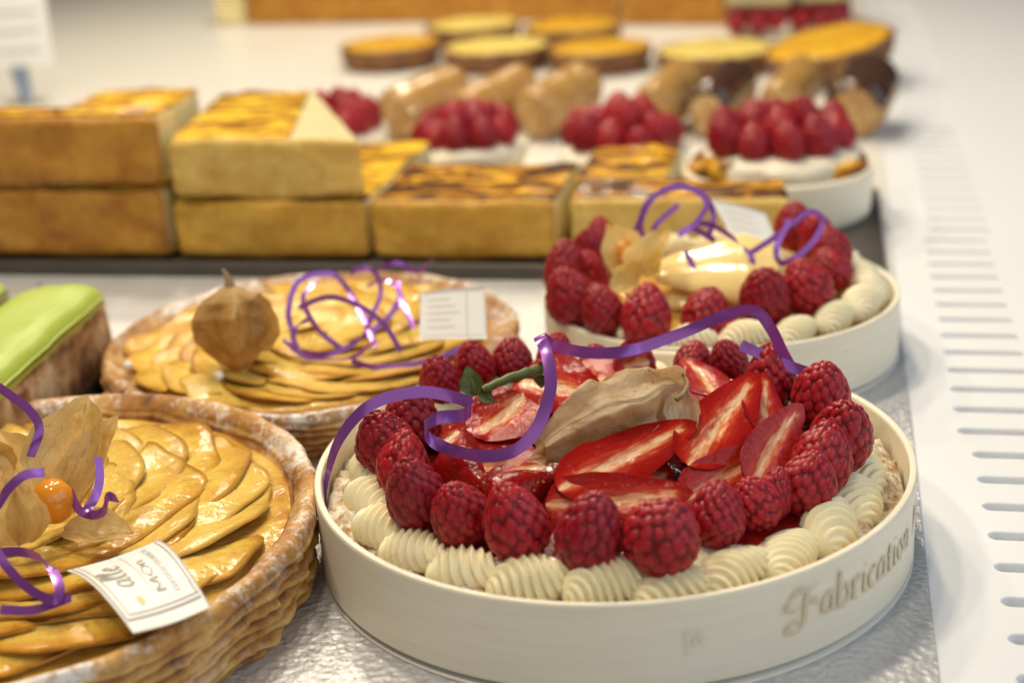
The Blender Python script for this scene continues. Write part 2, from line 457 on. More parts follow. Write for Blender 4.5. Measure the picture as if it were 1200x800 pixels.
# paper, signs, metal
x = Mat('white_paper', 0.5); x.color(x.mix(x.noise(0.6, 3), (0.86, 0.85, 0.82), (0.80, 0.79, 0.76))); x.bump(x.noise(6, 3), 0.004, 0.5); MT['paper'] = x.m
x = Mat('grey_print', 0.5); x.color((0.34, 0.31, 0.25)); MT['print'] = x.m
x = Mat('pale_print', 0.5); x.color((0.60, 0.59, 0.56)); MT['print_pale'] = x.m
x = Mat('gold_print', 0.35, Metallic=0.5); x.color((0.36, 0.28, 0.12)); MT['print_gold'] = x.m
x = Mat('brown_paper', 0.6); x.color((0.08, 0.04, 0.02)); MT['brownpaper'] = x.m
x = Mat('dark_tray_metal', 0.45, Metallic=0.5); x.color(x.mix(x.noise(0.6, 4), (0.07, 0.06, 0.055), (0.13, 0.115, 0.10))); MT['traydark'] = x.m
x = Mat('blue_steel_clip', 0.3, Metallic=0.7); x.color((0.30, 0.38, 0.52)); MT['clip'] = x.m
x = Mat('clear_base', 0.3); x.color((0.42, 0.40, 0.36)); MT['signbase'] = x.m
x = Mat('sugar_white', 0.7); x.color((0.88, 0.85, 0.80)); MT['sugar'] = x.m
# embossed silver board
x = Mat('embossed_silver_board', 0.3, Metallic=0.45)
vv = x.voro(4.6, feature='SMOOTH_F1'); vv2 = x.noise(8.0, 3, dist=0.8, vary=False)
hh = x.math('ADD', vv, x.math('MULTIPLY', vv2, 0.5))
x.color(x.mix(x.noise(0.25, 3, vary=False), (0.62, 0.62, 0.64), (0.70, 0.70, 0.72)))
x.bump(hh, 0.075, 1.0); x.set('Roughness', x.ramp(x.noise(6, 2, vary=False), [(0.3, 0.32), (0.7, 0.55)]))
MT['silver'] = x.m
x = Mat('white_enamel', 0.32)
c = x.mix(x.noise(0.15, 4, vary=False), (0.84, 0.85, 0.87), (0.80, 0.81, 0.83))
c = x.mix(x.ramp(x.noise(3.0, 5, 0.7, vary=False), [(0.66, 0), (0.74, 0.35)]), c, (0.60, 0.57, 0.52))
x.color(c); x.bump(x.noise(3, 3, vary=False), 0.01, 0.5); MT['enamel'] = x.m
x = Mat('white_shelf_laminate', 0.35); x.color(x.mix(x.noise(0.12, 3, vary=False), (0.72, 0.69, 0.63), (0.78, 0.75, 0.69))); x.bump(x.noise(4, 3, vary=False), 0.02, 0.5); MT['shelf'] = x.m
x = Mat('grey_duct', 0.5); x.color((0.50, 0.51, 0.53)); MT['duct'] = x.m


# ------------------------------------------------------------------ the setting: counter, board, vent panel
EDGE_X = 2.84
v, f = rbox(-130, 40, -20, 260, -4, -1.2, 0.2, (6, 6, 2))
tag(mk('counter', v, f, MT['duct'], smooth=False), 'pale grey counter under the trays', None, kind='structure')
v, f = rbox(-120, EDGE_X, 5, 64.9, -0.09, 0, 0.03, (40, 60, 2))
tag(mk('silver_board', v, f, MT['silver']), 'embossed silver board under the tarts', None, kind='structure')


v, f = rbox(-120, EDGE_X, 64.95, 230, -0.09, 0, 0.03, (40, 40, 2))
tag(mk('white_shelf', v, f, MT['shelf']), 'warm white shelf under the rear rows of pastries', None, kind='structure')


def vent_panel():
    cu = bpy.data.curves.new('panel_outline', 'CURVE'); cu.dimensions = '2D'; cu.fill_mode = 'BOTH'; cu.extrude = 0.12 * S; cu.bevel_depth = 0.05 * S; cu.bevel_resolution = 1

    def loop(pts):
        s = cu.splines.new('POLY'); s.points.add(len(pts) - 1); s.use_cyclic_u = True
        for q, (a, b) in zip(s.points, pts): q.co = (a * S, b * S, 0, 1)
    loop([(EDGE_X - 2, 5), (24, 5), (24, 230), (EDGE_X - 2, 230)])

    def slot(x0, x1, y, hw):
        pts = [(x1 - hw + hw * math.cos(a), y + hw * math.sin(a)) for a in np.linspace(-math.pi / 2, math.pi / 2, 9)]
        pts += [(x0 + hw + hw * math.cos(a), y + hw * math.sin(a)) for a in np.linspace(math.pi / 2, 3 * math.pi / 2, 9)]
        loop(pts[::-1])
    k = 0
    for i in range(72):
        y = 24.0 + 1.945 * i
        dx = 0.0 if (i // 13) % 2 == 0 else -0.35
        slot(4.7 + dx, 7.9 + dx, y, 0.30)
        if y < 70: slot(9.3 + dx, 12.5 + dx, y, 0.30)
    o = bpy.data.objects.new('panel_outline', cu); COL.objects.link(o)
    dg = bpy.context.evaluated_depsgraph_get(); me = bpy.data.meshes.new_from_object(o.evaluated_get(dg))
    bpy.data.objects.remove(o); bpy.data.curves.remove(cu)
    me.materials.clear(); me.materials.append(MT['enamel'])
    r = bpy.data.objects.new('vent_panel', me); COL.objects.link(r); r.location = (0, 0, -0.275 * S)
    return r


tag(vent_panel(), 'white enamelled vent panel with a row of slots', None, kind='structure')
v, f = rbox(EDGE_X + 0.3, 24, 6, 229, -0.80, -0.62, 0.05, (2, 2, 2))
tag(mk('duct_floor', v, f, MT['enamel'], smooth=False), 'pale duct floor below the slots', None, kind='structure')


# ------------------------------------------------------------------ shared food meshes
def ico(sub):
    import bmesh
    bm = bmesh.new(); bmesh.ops.create_icosphere(bm, subdivisions=sub, radius=1.0)
    v_ = np.array([q.co[:] for q in bm.verts]); f_ = [[q.index for q in t.verts] for t in bm.faces]; bm.free()
    return v_, f_


ICO = {5: ico(6), 4: ico(5), 3: ico(4)}


def raspberry_mesh(seed, level=5, N=112):
    """unit berry: about 2 wide and 2.2 tall, standing on z = 0, tip up, covered with drupelets"""
    r = np.random.RandomState(seed); d, f_ = ICO[level]
    k = np.arange(N) + 0.5; ph = np.arccos(1 - 2 * k / N); th = math.pi * (1 + 5 ** 0.5) * k
    c = np.stack([np.cos(th) * np.sin(ph), np.sin(th) * np.sin(ph), np.cos(ph)], -1) + r.normal(0, 0.045, (N, 3))
    c /= np.linalg.norm(c, axis=1, keepdims=True)
    dot = np.clip(d @ c.T, -1, 1); i = dot.argmax(1); a1 = np.arccos(dot.max(1))
    rad = math.sqrt(4 / N) * 1.02 * (1 + 0.05 * r.normal(0, 1, N))[i]
    q = np.clip(1 - (a1 / rad) ** 2, 0, 1) ** 0.5
    h = q * 0.078 * (1 + 0.07 * r.normal(0, 1, N))[i]
    el = r.uniform(0.98, 1.34)
    taper = 1 - 0.22 * d[:, 2] - 0.06 * d[:, 2] ** 2
    p = d * (0.90 + h)[:, None]
    p = p + 0.03 * np.stack([fbm(d * 1.3 + 5, seed), fbm(d * 1.3 + 9, seed + 1), fbm(d * 1.3 + 2, seed + 2)], -1)
    p[:, 0] *= taper * r.uniform(0.93, 1.05); p[:, 1] *= taper; p[:, 2] *= el
    p[:, 2] -= p[:, 2].min(); 
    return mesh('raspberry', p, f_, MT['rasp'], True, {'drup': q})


RASP = [raspberry_mesh(s) for s in range(1, 10)]
RASP_FAR = [raspberry_mesh(s, 4, 105) for s in (11, 12, 13)]
RASP_TINY = [raspberry_mesh(s, 3, 90) for s in (21, 22)]


def swirl_mesh(seed, L=2.45, R=0.9, teeth=9, twist=2.4):
    """piped rope of cream lying along x, base at z = 0"""
    nu, nv = 150, 96; r = np.random.RandomState(seed)
    u = np.linspace(0, 1, nu); a = np.linspace(0, 2 * np.pi, nv, endpoint=False)
    U, A = np.meshgrid(u, a, indexing='ij')
    env = np.clip(np.sin(np.pi * U ** 0.8), 0, 1) ** 0.55 * (1 - 0.22 * U)
    ph = (teeth * A / (2 * np.pi) - teeth * twist * 0.42 * U + 0.13 * np.sin(5 * U + seed)) % 1
    st = np.minimum(ph / 0.72, (1 - ph) / 0.28) ** 0.75
    rr = R * env * (0.72 + 0.30 * st)
    X = (U - 0.5) * L; Y = rr * np.cos(A) * 1.0; Z = rr * np.sin(A) * 0.92 + R * 0.55
    Z = np.where(Z < 0, Z * 0.15, Z)
    p = np.stack([X + 0.28 * rr * np.sin(A), Y, Z], -1).reshape(-1, 3)
    p += 0.03 * np.stack([fbm(p * 1.2, seed), fbm(p * 1.2 + 7, seed), fbm(p * 1.2 + 3, seed)], -1)
    return mesh('cream_swirl', p, gridf(nu, nv, cv=True), None)


def with_mat(me, m_):
    q = me.copy(); q.materials.clear(); q.materials.append(m_); return q


SW = [swirl_mesh(s, twist=t) for s, t in ((1, 2.3), (2, 2.5), (3, 2.1))]
SW1 = [with_mat(q, MT['cream']) for q in SW]
SW2 = [with_mat(q, MT['cream2']) for q in SW]


def strawberry_mesh(seed, Wd=1.0, L=1.0, flat=1.0, span=1.0):
    """cut strawberry, axis along z (tip at -L/2), cut face towards -y; span 1 = half, .5 = quarter"""
    nt, na, ns = 48, 30, 30; r = np.random.RandomState(seed)
    t = (1 - np.cos(np.linspace(0, np.pi, nt))) / 2
    rt = np.interp(t, [0, .04, .12, .3, .5, .7, .85, .95, 1], [0, .22, .42, .72, .92, 1.0, .93, .62, 0.18]) * Wd / 2
    rt = np.convolve(np.r_[rt[0], rt, rt[-1]], [0.25, 0.5, 0.25], 'valid')
    bend = 0.08 * r.uniform(-1, 1) * Wd
    a = np.linspace(0, np.pi * span, na); T, A = np.meshgrid(np.arange(nt), a, indexing='ij')
    body = np.stack([rt[T] * np.cos(A), rt[T] * np.sin(A) * flat, (t[T] - 0.5) * L], -1).reshape(-1, 3)
    V = [body]; Fc = gridf(nt, na); dep = [np.ones(len(body))]; sk = [np.ones(len(body))]; off = len(body)
    s = np.linspace(-1, 1, ns)
    T, Sx = np.meshgrid(np.arange(nt), s, indexing='ij')
    if span >= 1: faces = [(np.cos(0.0), 0.0, -1)]
    else: faces = [(1, 0, 0), (math.cos(math.pi * span), math.sin(math.pi * span), 0)]
    for (cx, cy, full) in faces:
        q = Sx if full else (Sx + 1) / 2
        xx = rt[T] * q * (cx if not full else 1); yy = rt[T] * q * cy * flat
        hol = 0.05 * Wd * np.exp(-((q / 0.22) ** 2)) * np.exp(-(((t[T] - .62) / .25) ** 2)) * (1 if full else 0)
        pl = np.stack([xx, yy + hol, (t[T] - 0.5) * L], -1).reshape(-1, 3)
        V.append(pl)
        g = gridf(nt, ns, base=off); Fc += [tuple(reversed(k)) for k in g]; off += len(pl)
        edge = np.maximum(np.abs(q), np.clip(1 - t[T] / 0.16, 0, 1)); dep.append(edge.reshape(-1)); sk.append(np.zeros(len(pl)))
    V = np.vstack(V); V[:, 0] += bend * (1 - (2 * V[:, 2] / L) ** 2)
    V += 0.022 * Wd * np.stack([fbm(V * 0.9, seed), fbm(V * 0.9 + 5, seed), fbm(V * 0.9 + 8, seed)], -1)
    V[:, 1] += 0.10 * Wd * (V[:, 2] / L) ** 2 * r.uniform(-1, 1)
    return mesh('strawberry_piece', V, Fc, MT['straw'], True, {'depth': np.concatenate(dep), 'skin': np.concatenate(sk)})


def strawberry(parent, base, tip, top, N, Wd, flat=0.6, span=1.0, seed=0):
    a = P1(*tip); b = P1(*top); L = float(np.linalg.norm(b - a))
    me = strawberry_mesh(seed, Wd, L, flat, span)
    return put('strawberry_slice', me, parent, (a + b) / 2 - np.array(base), frame(b - a, N))


def lantern(seed, L, R, open_=0.0, ribs=5, crumple=0.12):
    """physalis husk hanging from its stem end at z = 0 towards z = L"""
    nu, nv = 120, 60; u = np.linspace(0, 2 * np.pi, nu, endpoint=False); v_ = np.linspace(0, 1, nv)
    U, V = np.meshgrid(u, v_, indexing='ij')
    pr = np.interp(V, [0, .04, .15, .35, .55, .75, .9, 1], [.12, .32, .72, 1, .98, .74, .38 + .35 * open_, .06 + .75 * open_])
    Ut = U + 0.35 * V + 0.22 * vnoise(np.stack([U * 0 + 1.3, V * 2.2, np.floor(U * ribs / 6.2832) * 3.1], -1).reshape(-1, 3), seed).reshape(U.shape)
    k_ = 2 * np.pi / ribs; fr = (Ut % k_) / k_ - 0.5
    ridge = 0.72 + 0.36 * (np.abs(fr) * 2) ** 1.5
    rr = R * pr * (1 + (ridge - 1) * np.clip(V * 4, 0, 1))
    p = np.stack([rr * np.cos(U), rr * np.sin(U), V * L], -1).reshape(-1, 3)
    nn = crumple * R * np.stack([fbm(p / R * 1.1, seed, 2), fbm(p / R * 1.1 + 7, seed, 2), fbm(p / R * 1.1 + 3, seed, 2)], -1)
    p = p + nn * np.clip(V.reshape(-1, 1) * 3, 0, 1)
    cr = 0.07 * R * (1 - np.abs(vnoise(p / R * 1.9, seed + 3)) * 2)
    p[:, :2] *= (1 + (cr / R)[:, None])
    return p, gridf(nu, nv, cu=True), {'vu': U.reshape(-1) / (2 * np.pi), 'vv': V.reshape(-1)}


def petal(seed, L, Wd, curl=0.6, cup=0.5, tipx=0.0):
    """one loose leaf of an opened husk: root at the origin, rising along z, hollow side towards -y"""
    nu, nv = 36, 44; U, V = np.meshgrid(np.linspace(-1, 1, nu), np.linspace(0, 1, nv), indexing='ij')
    wd = Wd / 2 * np.interp(V, [0, .1, .35, .6, .85, 1], [.25, .55, .98, .92, .45, .03])
    x_ = U * wd + tipx * V ** 2 * L; y_ = -cup * wd * U ** 2 + curl * L * (V ** 2) * 0.5 - 0.04 * Wd * (1 - np.abs(U)) ** 8
    z_ = V * L * (1 - 0.1 * curl)
    p = np.stack([x_, y_, z_], -1).reshape(-1, 3)
    p += 0.07 * Wd * np.stack([fbm(p / Wd * 2.4, seed), fbm(p / Wd * 2.4 + 7, seed), fbm(p / Wd * 2.4 + 3, seed)], -1) * V.reshape(-1, 1)
    return p, gridf(nu, nv), {'vu': (U.reshape(-1) + 1) / 2 * 0.5, 'vv': V.reshape(-1)}


def cr_path(pts, n=14):
    p = np.asarray(pts, float); q = np.vstack([2 * p[0] - p[1], p, 2 * p[-1] - p[-2]]); o = []
    for i in range(len(p) - 1):
        a, b, c, d = q[i:i + 4]
        for t in np.linspace(0, 1, n, endpoint=False):
            o.append(0.5 * (2 * b + (c - a) * t + (2 * a - 5 * b + 4 * c - d) * t * t + (3 * b - a - 3 * c + d) * t ** 3))
    o.append(p[-1]); return np.array(o)


def ribbon_strip(pts, width):
    """pts: (px, py, Y, angle of the strip's width as seen, tilt out of view). A thin satin strip in space."""
    C = np.array([PY(a, b, c) for a, b, c, *_ in pts])
    Wv = []
    for (_, _, _, an, ti) in pts:
        a = math.radians(an); t = math.radians(ti)
        Wv.append((math.cos(a) * RT + math.sin(a) * UP) * math.cos(t) + FW * math.sin(t))
    C = cr_path(C); Wv = cr_path(Wv)
    T = np.gradient(C, axis=0); T /= np.linalg.norm(T, axis=1, keepdims=True) + 1e-9
    W2 = Wv - (Wv * T).sum(1, keepdims=True) * T * 0.85; W2 /= np.linalg.norm(W2, axis=1, keepdims=True) + 1e-9
    Nn = np.cross(T, W2); k = 5; th = 0.006
    s = np.linspace(-0.5, 0.5, k)
    top = C[:, None] + W2[:, None] * s[None, :, None] * width + Nn[:, None] * (0.015 * width * (1 - 4 * s ** 2))[None, :, None]
    v_ = top.reshape(-1, 3); n = len(C)
    return v_, gridf(n, k)


def ribbon(label, strips, width, group=None, cat='ribbon'):
    base = PY(*strips[0][0][:3])
    r = thing('curling_ribbon', label, cat, base, 0, group)
    for st in strips:
        v_, f_ = ribbon_strip(st, width)
        mk('strand', v_ - base, f_, MT['ribbon'], r)
    return r


# ------------------------------------------------------------------ pen lettering laid on a surface
def pen(strokes, wide=0.24, thin=0.05, ang=38, n=8):
    """broad-nib strokes in letter units -> 2D quads"""
    V, Fc = [], []
    a = math.radians(ang)
    nv_ = np.array([math.cos(a), math.sin(a)]) * wide / 2; tv = np.array([-math.sin(a), math.cos(a)]) * thin / 2
    for st in strokes:
        p = cr_path(st, n) if len(st) > 1 else np.array([st[0], (st[0][0] + 0.01, st[0][1] + 0.01)])
        d = np.gradient(p, axis=0); d /= np.linalg.norm(d, axis=1, keepdims=True) + 1e-9; per = np.stack([-d[:, 1], d[:, 0]], -1)
        hw = np.abs(per @ nv_) + np.abs(per @ tv)
        b = len(V)
        for q, pr, h in zip(p, per, hw):
            V.append(q - pr * h); V.append(q + pr * h)
        for i in range(len(p) - 1):
            Fc.append((b + 2 * i, b + 2 * i + 2, b + 2 * i + 3, b + 2 * i + 1))
    return np.array(V), Fc


GL = {
    'F': (1.35, [[(0.05, 1.45), (0.3, 1.75), (0.75, 1.55), (1.25, 1.85)], [(0.5, 1.62), (0.05, 1.35), (-0.12, 0.95), (0.12, 0.75), (0.35, 0.95)],
                 [(0.72, 1.6), (0.62, 0.9), (0.6, 0.3), (0.42, -0.2), (0.1, -0.35), (-0.1, -0.1), (0.05, 0.2), (0.35, 0.15)], [(0.62, 0.85), (0.85, 1.0), (1.05, 0.88)], [(1.05, 1.05), (1.05, 0.7)]]),
    'a': (0.72, [[(0.46, 0.9), (0.2, 1.0), (0.02, 0.5), (0.14, 0.05), (0.42, 0.3)], [(0.48, 1.0), (0.47, 0.15), (0.64, 0.05)]]),
    'b': (0.72, [[(0.0, 1.75), (0.07, 1.6), (0.06, 0.15), (0.28, 0.0), (0.54, 0.45), (0.4, 0.95), (0.1, 0.8)]]),
    'r': (0.58, [[(-0.02, 0.95), (0.08, 0.9), (0.08, 0.05)], [(0.0, 0.02), (0.2, 0.02)], [(0.08, 0.7), (0.28, 1.0), (0.46, 0.88)]]),
    'i': (0.36, [[(-0.02, 0.95), (0.08, 0.9), (0.08, 0.1), (0.2, 0.02)], [(0.06, 1.38), (0.14, 1.5)]]),
    'c': (0.58, [[(0.46, 0.82), (0.25, 1.0), (0.02, 0.5), (0.2, 0.0), (0.46, 0.16)]]),
    't': (0.50, [[(0.14, 1.4), (0.13, 0.15), (0.26, 0.0), (0.42, 0.14)], [(-0.06, 0.98), (0.4, 0.98)]]),
    'o': (0.68, [[(0.3, 1.0), (0.04, 0.55), (0.28, 0.0), (0.54, 0.45), (0.3, 1.0)]]),
    'n': (0.74, [[(-0.02, 0.95), (0.08, 0.9), (0.08, 0.05)], [(0.08, 0.7), (0.3, 1.0), (0.48, 0.8), (0.48, 0.1), (0.6, 0.02)]]),
    'M': (1.2, [[(0.05, 0.0), (0.12, 1.5)], [(0.12, 1.5), (0.5, 0.3), (0.9, 1.5)], [(0.9, 1.5), (0.96, 0.0)]]),
    'O': (1.1, [[(0.5, 1.5), (0.02, 0.75), (0.5, 0.0), (0.98, 0.75), (0.5, 1.5)]]),
    'l': (0.42, [[(0.0, 0.5), (0.3, 1.5), (0.16, 1.75), (0.06, 1.3), (0.1, 0.2), (0.3, 0.05)]]),
    'e': (0.6, [[(0.06, 0.5), (0.44, 0.62), (0.28, 1.0), (0.03, 0.5), (0.22, 0.0), (0.5, 0.2)]]),
    '.': (0.35, [[(0.1, 0.1), (0.14, 0.22)]]), ' ': (0.5, []),
}


def write(word, **kw):
    V, Fc, x0 = [], [], 0
    for ch in word:
        adv, st = GL[ch]
        if st:
            v_, f_ = pen(st, **kw); b = sum(len(q) for q in V)
            V.append(v_ + [x0, 0]); Fc += [tuple(k + b for k in q) for q in f_]
        x0 += adv
    return np.vstack(V), Fc, x0


# ------------------------------------------------------------------ round veneer boxes
def veneer_box(name, label, c, R, H, seed, group=None):
    t = thing('round_wooden_box', label, 'box', (c[0], c[1], 0), 0, group)
    n = 160; th = 0.2; z0 = 0.26
    prof = dense([(R, z0), (R + 0.0, H * 0.5), (R, H - 0.05), (R - 0.06, H), (R - th + 0.05, H), (R - th, H - 0.06), (R - th, H * 0.5), (R - th, z0)], 44)
    v_, f_, ang, _ = lathe(prof, n)
    wob = 1 + 0.0035 * np.sin(2 * ang + seed) + 0.002 * np.sin(3 * ang + 2 * seed)
    v_[:, :2] *= wob[:, None]
    zz = 0.04 * np.sin(ang * 2 + seed * 1.7) * (v_[:, 2] / H); v_[:, 2] += zz
    t2 = mk('wall', v_, f_, MT['veneer'], t)
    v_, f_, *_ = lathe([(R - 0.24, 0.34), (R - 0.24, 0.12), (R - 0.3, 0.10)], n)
    mk('base_gap_shade', v_, f_, MT['gapshade'], t)
    v_, f_, *_ = lathe([(0.01, 0.0), (R + 0.02, 0.0), (R + 0.05, 0.04), (R + 0.03, 0.08), (0.01, 0.08)], n)
    mk('base_card', v_, f_, MT['card'], t)
    return t2


C1 = np.array([-6.475, 40.25]); R1 = 8.93; H1 = 2.75
C2 = np.array([-4.45, 56.65]); R2 = 7.05; H2 = 2.6
box1 = veneer_box('box', 'large round wooden box printed with brown gothic lettering, holding the strawberry tart', C1, R1, H1, 1)
box2 = veneer_box('box', 'smaller plain round wooden box holding the pear and raspberry tart', C2, R2, H2, 2)


def on_cyl(V2, a0, z0, sc_, R, slant=0.0):
    x_ = V2[:, 0] * sc_; y_ = V2[:, 1] * sc_ * 0.72
    a = a0 + (x_ + slant * y_) / R
    return np.stack([R * np.cos(a), R * np.sin(a), z0 + y_], -1)


def cyl_hit(px, py, c, R):
    d = ray(px, py); o = CAM[:2] - c; A = d[0] ** 2 + d[1] ** 2; B = 2 * (o @ d[:2]); Cc = o @ o - R * R
    t = (-B - math.sqrt(max(0, B * B - 4 * A * Cc))) / (2 * A); q = CAM + d * t
    return math.atan2(q[1] - c[1], q[0] - c[0]), q[2]


aF, zF = cyl_hit(925, 733, C1, R1); aN, zN = cyl_hit(1062, 641, C1, R1)
V2, F2, adv = write('Fabrication', wide=0.17, thin=0.045)
scl = (aN - aF) * R1 / (adv - 0.2)
mk('lettering', on_cyl(V2, aF, 0.5 * (zF + zN) + 0.02, scl, R1 * 1.0055 + 0.015), F2, MT['ink'], box1)
V2, F2, _ = write('.M', wide=0.17, thin=0.045)
mk('lettering', on_cyl(V2, aN + 0.5 * scl / R1, 0.5 * (zF + zN) + 0.02, scl, R1 * 1.0055 + 0.015), F2, MT['ink'], box1)
aS, zS = cyl_hit(806, 772, C1, R1)
V2, F2 = pen([[(0, -.5), (.02, .0)], [(0, .3), (.02, .9)], [(0.02, 1.2), (0, 1.8)], [(.55, .3), (.4, .8), (.75, 1.1), (.95, .6), (.7, .3)], [(.6, 1.2), (1.0, 1.4)], [(0.95, .1), (1.2, .5)]], wide=0.2, thin=0.08)
mk('stamp', on_cyl(V2, aS, zS + 0.3, 0.42, R1 * 1.0055 + 0.015), F2, MT['faint'], box1)


# ------------------------------------------------------------------ strawberry tart in the large box
def biscuit(parent, R, z, seed, Rin):
    prof = dense([(R, z - 1.3), (R, z - 0.15), (R - 0.25, z + 0.1), (R - 0.9, z + 0.15), (Rin, z), (Rin * 0.5, z - 0.1), (0.02, z - 0.1)], 60)
    v_, f_, ang, _ = lathe(prof, 220)
    r_ = np.hypot(v_[:, 0], v_[:, 1]); k = np.clip((r_ - Rin * 0.9) / 0.8, 0, 1) * np.clip((R + .05 - r_) / 0.1, 0, 1)
    v_[:, 2] += k * (0.4 * np.abs(fbm(v_ * 1.1, seed)) + 0.14 * fbm(v_ * 3.5, seed + 3) - 0.1)
    return mk('biscuit_base', v_, f_, MT['biscuit'], parent)


tart1 = thing('fruit_tart', 'strawberry and raspberry cream tart filling the large lettered wooden box', 'tart', (C1[0], C1[1], 0.5))
B1 = (C1[0], C1[1], 0.5)
biscuit(tart1, R1 - 0.26, 1.35, 3, 7.0)
v, f, ang, _ = lathe(dense([(7.3, 1.1), (7.2, 1.7), (6.4, 2.0), (3.0, 2.25), (0.02, 2.3)], 30), 120)
v[:, 2] += 0.1 * fbm(v * 0.6, 5)
mk('cream_filling', v, f, MT['cream'], tart1)
v, f, ang, _ = lathe(dense([(7.0, 1.75), (6.8, 1.98), (5.4, 2.2), (3.0, 2.4), (0.02, 2.45)], 30), 120)
v[:, 2] += 0.08 * fbm(v * 1.2, 6)
mk('fruit_gap_shade', v, f, MT['redshade'], tart1)  # disc added to stand in for the dark red shadow between strawberry pieces
ns = 25
for i in range(ns):
    a = 2 * math.pi * (i + 0.25) / ns + rnd.uniform(-0.03, 0.03)
    rr = 7.42 + rnd.uniform(-0.12, 0.12)
    put('cream_swirl', SW1[i % 3], tart1, (rr * math.cos(a), rr * math.sin(a), 1.3 + rnd.uniform(-0.05, 0.08)),
        (0.22 * -1, rnd.uniform(-.08, .08), a + math.pi / 2 + rnd.uniform(-0.15, 0.15) + 0.25), (1.0, 1.0, 0.95 + rnd.uniform(-.12, .16)))

# raspberries: pixel centre, width in px, height of centre, tilt direction
rasps1 = [(453, 521, 74, 3.1), (472, 549, 66, 2.9), (490, 588, 76, 3.05), (541, 606, 73, 3.0), (608, 625, 77, 3.0), (690, 631, 86, 3.1), (775, 631, 88, 3.15),
          (840, 611, 64, 2.9), (886, 592, 62, 2.9), (945, 570, 70, 2.95), (962, 541, 74, 3.1), (985, 518, 76, 3.1), (962, 466, 74, 3.2),
          (905, 452, 60, 3.1), (856, 431, 50, 3.0), (812, 425, 46, 3.0), (745, 431, 48, 3.0), (700, 428, 46, 2.9), (600, 424, 50, 3.0), (557, 434, 50, 3.0), (516, 450, 56, 3.0), (482, 495, 70, 3.2),
          (905, 587, 48, 2.8), (650, 420, 46, 2.9)]
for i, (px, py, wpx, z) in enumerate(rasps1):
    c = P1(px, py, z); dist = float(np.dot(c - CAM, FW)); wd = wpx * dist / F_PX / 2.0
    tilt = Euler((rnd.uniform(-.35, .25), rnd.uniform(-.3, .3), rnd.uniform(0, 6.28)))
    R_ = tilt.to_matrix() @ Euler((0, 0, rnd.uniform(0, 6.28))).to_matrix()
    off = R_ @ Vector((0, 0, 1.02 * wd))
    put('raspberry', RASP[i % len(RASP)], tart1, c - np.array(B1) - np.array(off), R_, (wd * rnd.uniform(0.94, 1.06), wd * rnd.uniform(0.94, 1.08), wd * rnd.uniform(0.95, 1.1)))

UPN = (0.05, -0.35, 1.0)
# tip px,z / top px,z / facing / width / flat / span
straw1 = [((556, 514, 3.2), (612, 462, 3.9), (-0.1, -0.65, 0.8), 2.9, 0.7, 1),
          ((705, 462, 3.9), (606, 440, 3.6), (-0.05, -0.6, 0.9), 2.6, 0.7, 1),
          ((725, 455, 3.5), (668, 430, 3.4), (0.1, -0.5, 0.9), 2.2, 0.8, 1),
          ((722, 440, 3.5), (762, 424, 3.4), (0.6, -0.9, 0.4), 1.9, 0.8, 1),
          ((800, 418, 3.6), (838, 462, 3.6), (0.3, -0.7, 0.8), 1.7, 0.35, 1),
          ((889, 436, 4.3), (806, 545, 3.7), (0.25, -0.55, 0.8), 2.2, 0.5, 1),
          ((898, 438, 3.7), (900, 512, 3.4), (0.5, -0.7, 0.6), 1.9, 0.5, 1),
          ((941, 474, 4.1), (882, 570, 3.2), (0.45, -0.75, 0.55), 1.7, 0.45, 1),
          ((918, 518, 3.5), (800, 585, 3.1), (0.2, -0.8, 0.7), 1.8, 0.5, 1),
          ((818, 492, 4.3), (656, 574, 3.6), (0.0, -0.62, 0.8), 2.1, 0.45, 1),
          ((815, 577, 3.5), (640, 592, 3.2), (-0.05, -0.75, 0.7), 1.9, 0.45, 1),
          ((575, 578, 2.9), (520, 540, 2.8), (0.2, 0.9, -0.35), 1.7, 0.8, 1),
          ((655, 560, 3.3), (568, 592, 2.9), (0.1, 0.9, -0.5), 1.6, 0.8, 1),
          ((588, 556, 3.1), (640, 545, 3.2), (0.1, -0.2, 1.0), 1.7, 0.7, 1),
          ((660, 478, 3.3), (720, 500, 3.2), (0.0, -0.6, 0.8), 2.4, 0.5, 1), ((760, 452, 3.5), (815, 480, 3.4), (0.3, -0.6, 0.8), 1.8, 0.4, 1), 
            ((780, 500, 3.9), (700, 545, 3.5), (0.0, -0.7, 0.7), 1.7, 0.45, 1),
          ((640, 556, 3.0), (700, 560, 3.0), (0.1, -0.3, 0.9), 2.0, 0.6, 1), ((540, 500, 2.9), (505, 520, 2.8), (0.0, -0.6, 0.8), 1.6, 0.6, 1), ((630, 530, 2.8), (560, 545, 2.7), (0.0, -0.5, 0.8), 2.6, 0.5, 1),
          ((790, 560, 3.1), (720, 560, 3.0), (0.0, -0.7, 0.7), 2.0, 0.5, 1), ((860, 545, 3.3), (800, 556, 3.1), (0.2, -0.6, 0.8), 1.8, 0.5, 1), ((690, 445, 3.3), (735, 452, 3.3), (0.2, -0.6, 0.8), 1.8, 0.5, 1),
          ((780, 445, 3.2), (860, 470, 3.2), (0.2, -0.4, 0.9), 2.4, 0.6, 1),
          ((700, 520, 2.9), (780, 530, 2.9), (0.2, -0.4, 0.9), 2.6, 0.6, 1)]
for i, (tp, to, N, wd, fl, sp) in enumerate(straw1):
    strawberry(tart1, B1, tp, to, N, wd * (0.9 if i > 3 else 1), fl, sp, 30 + i)

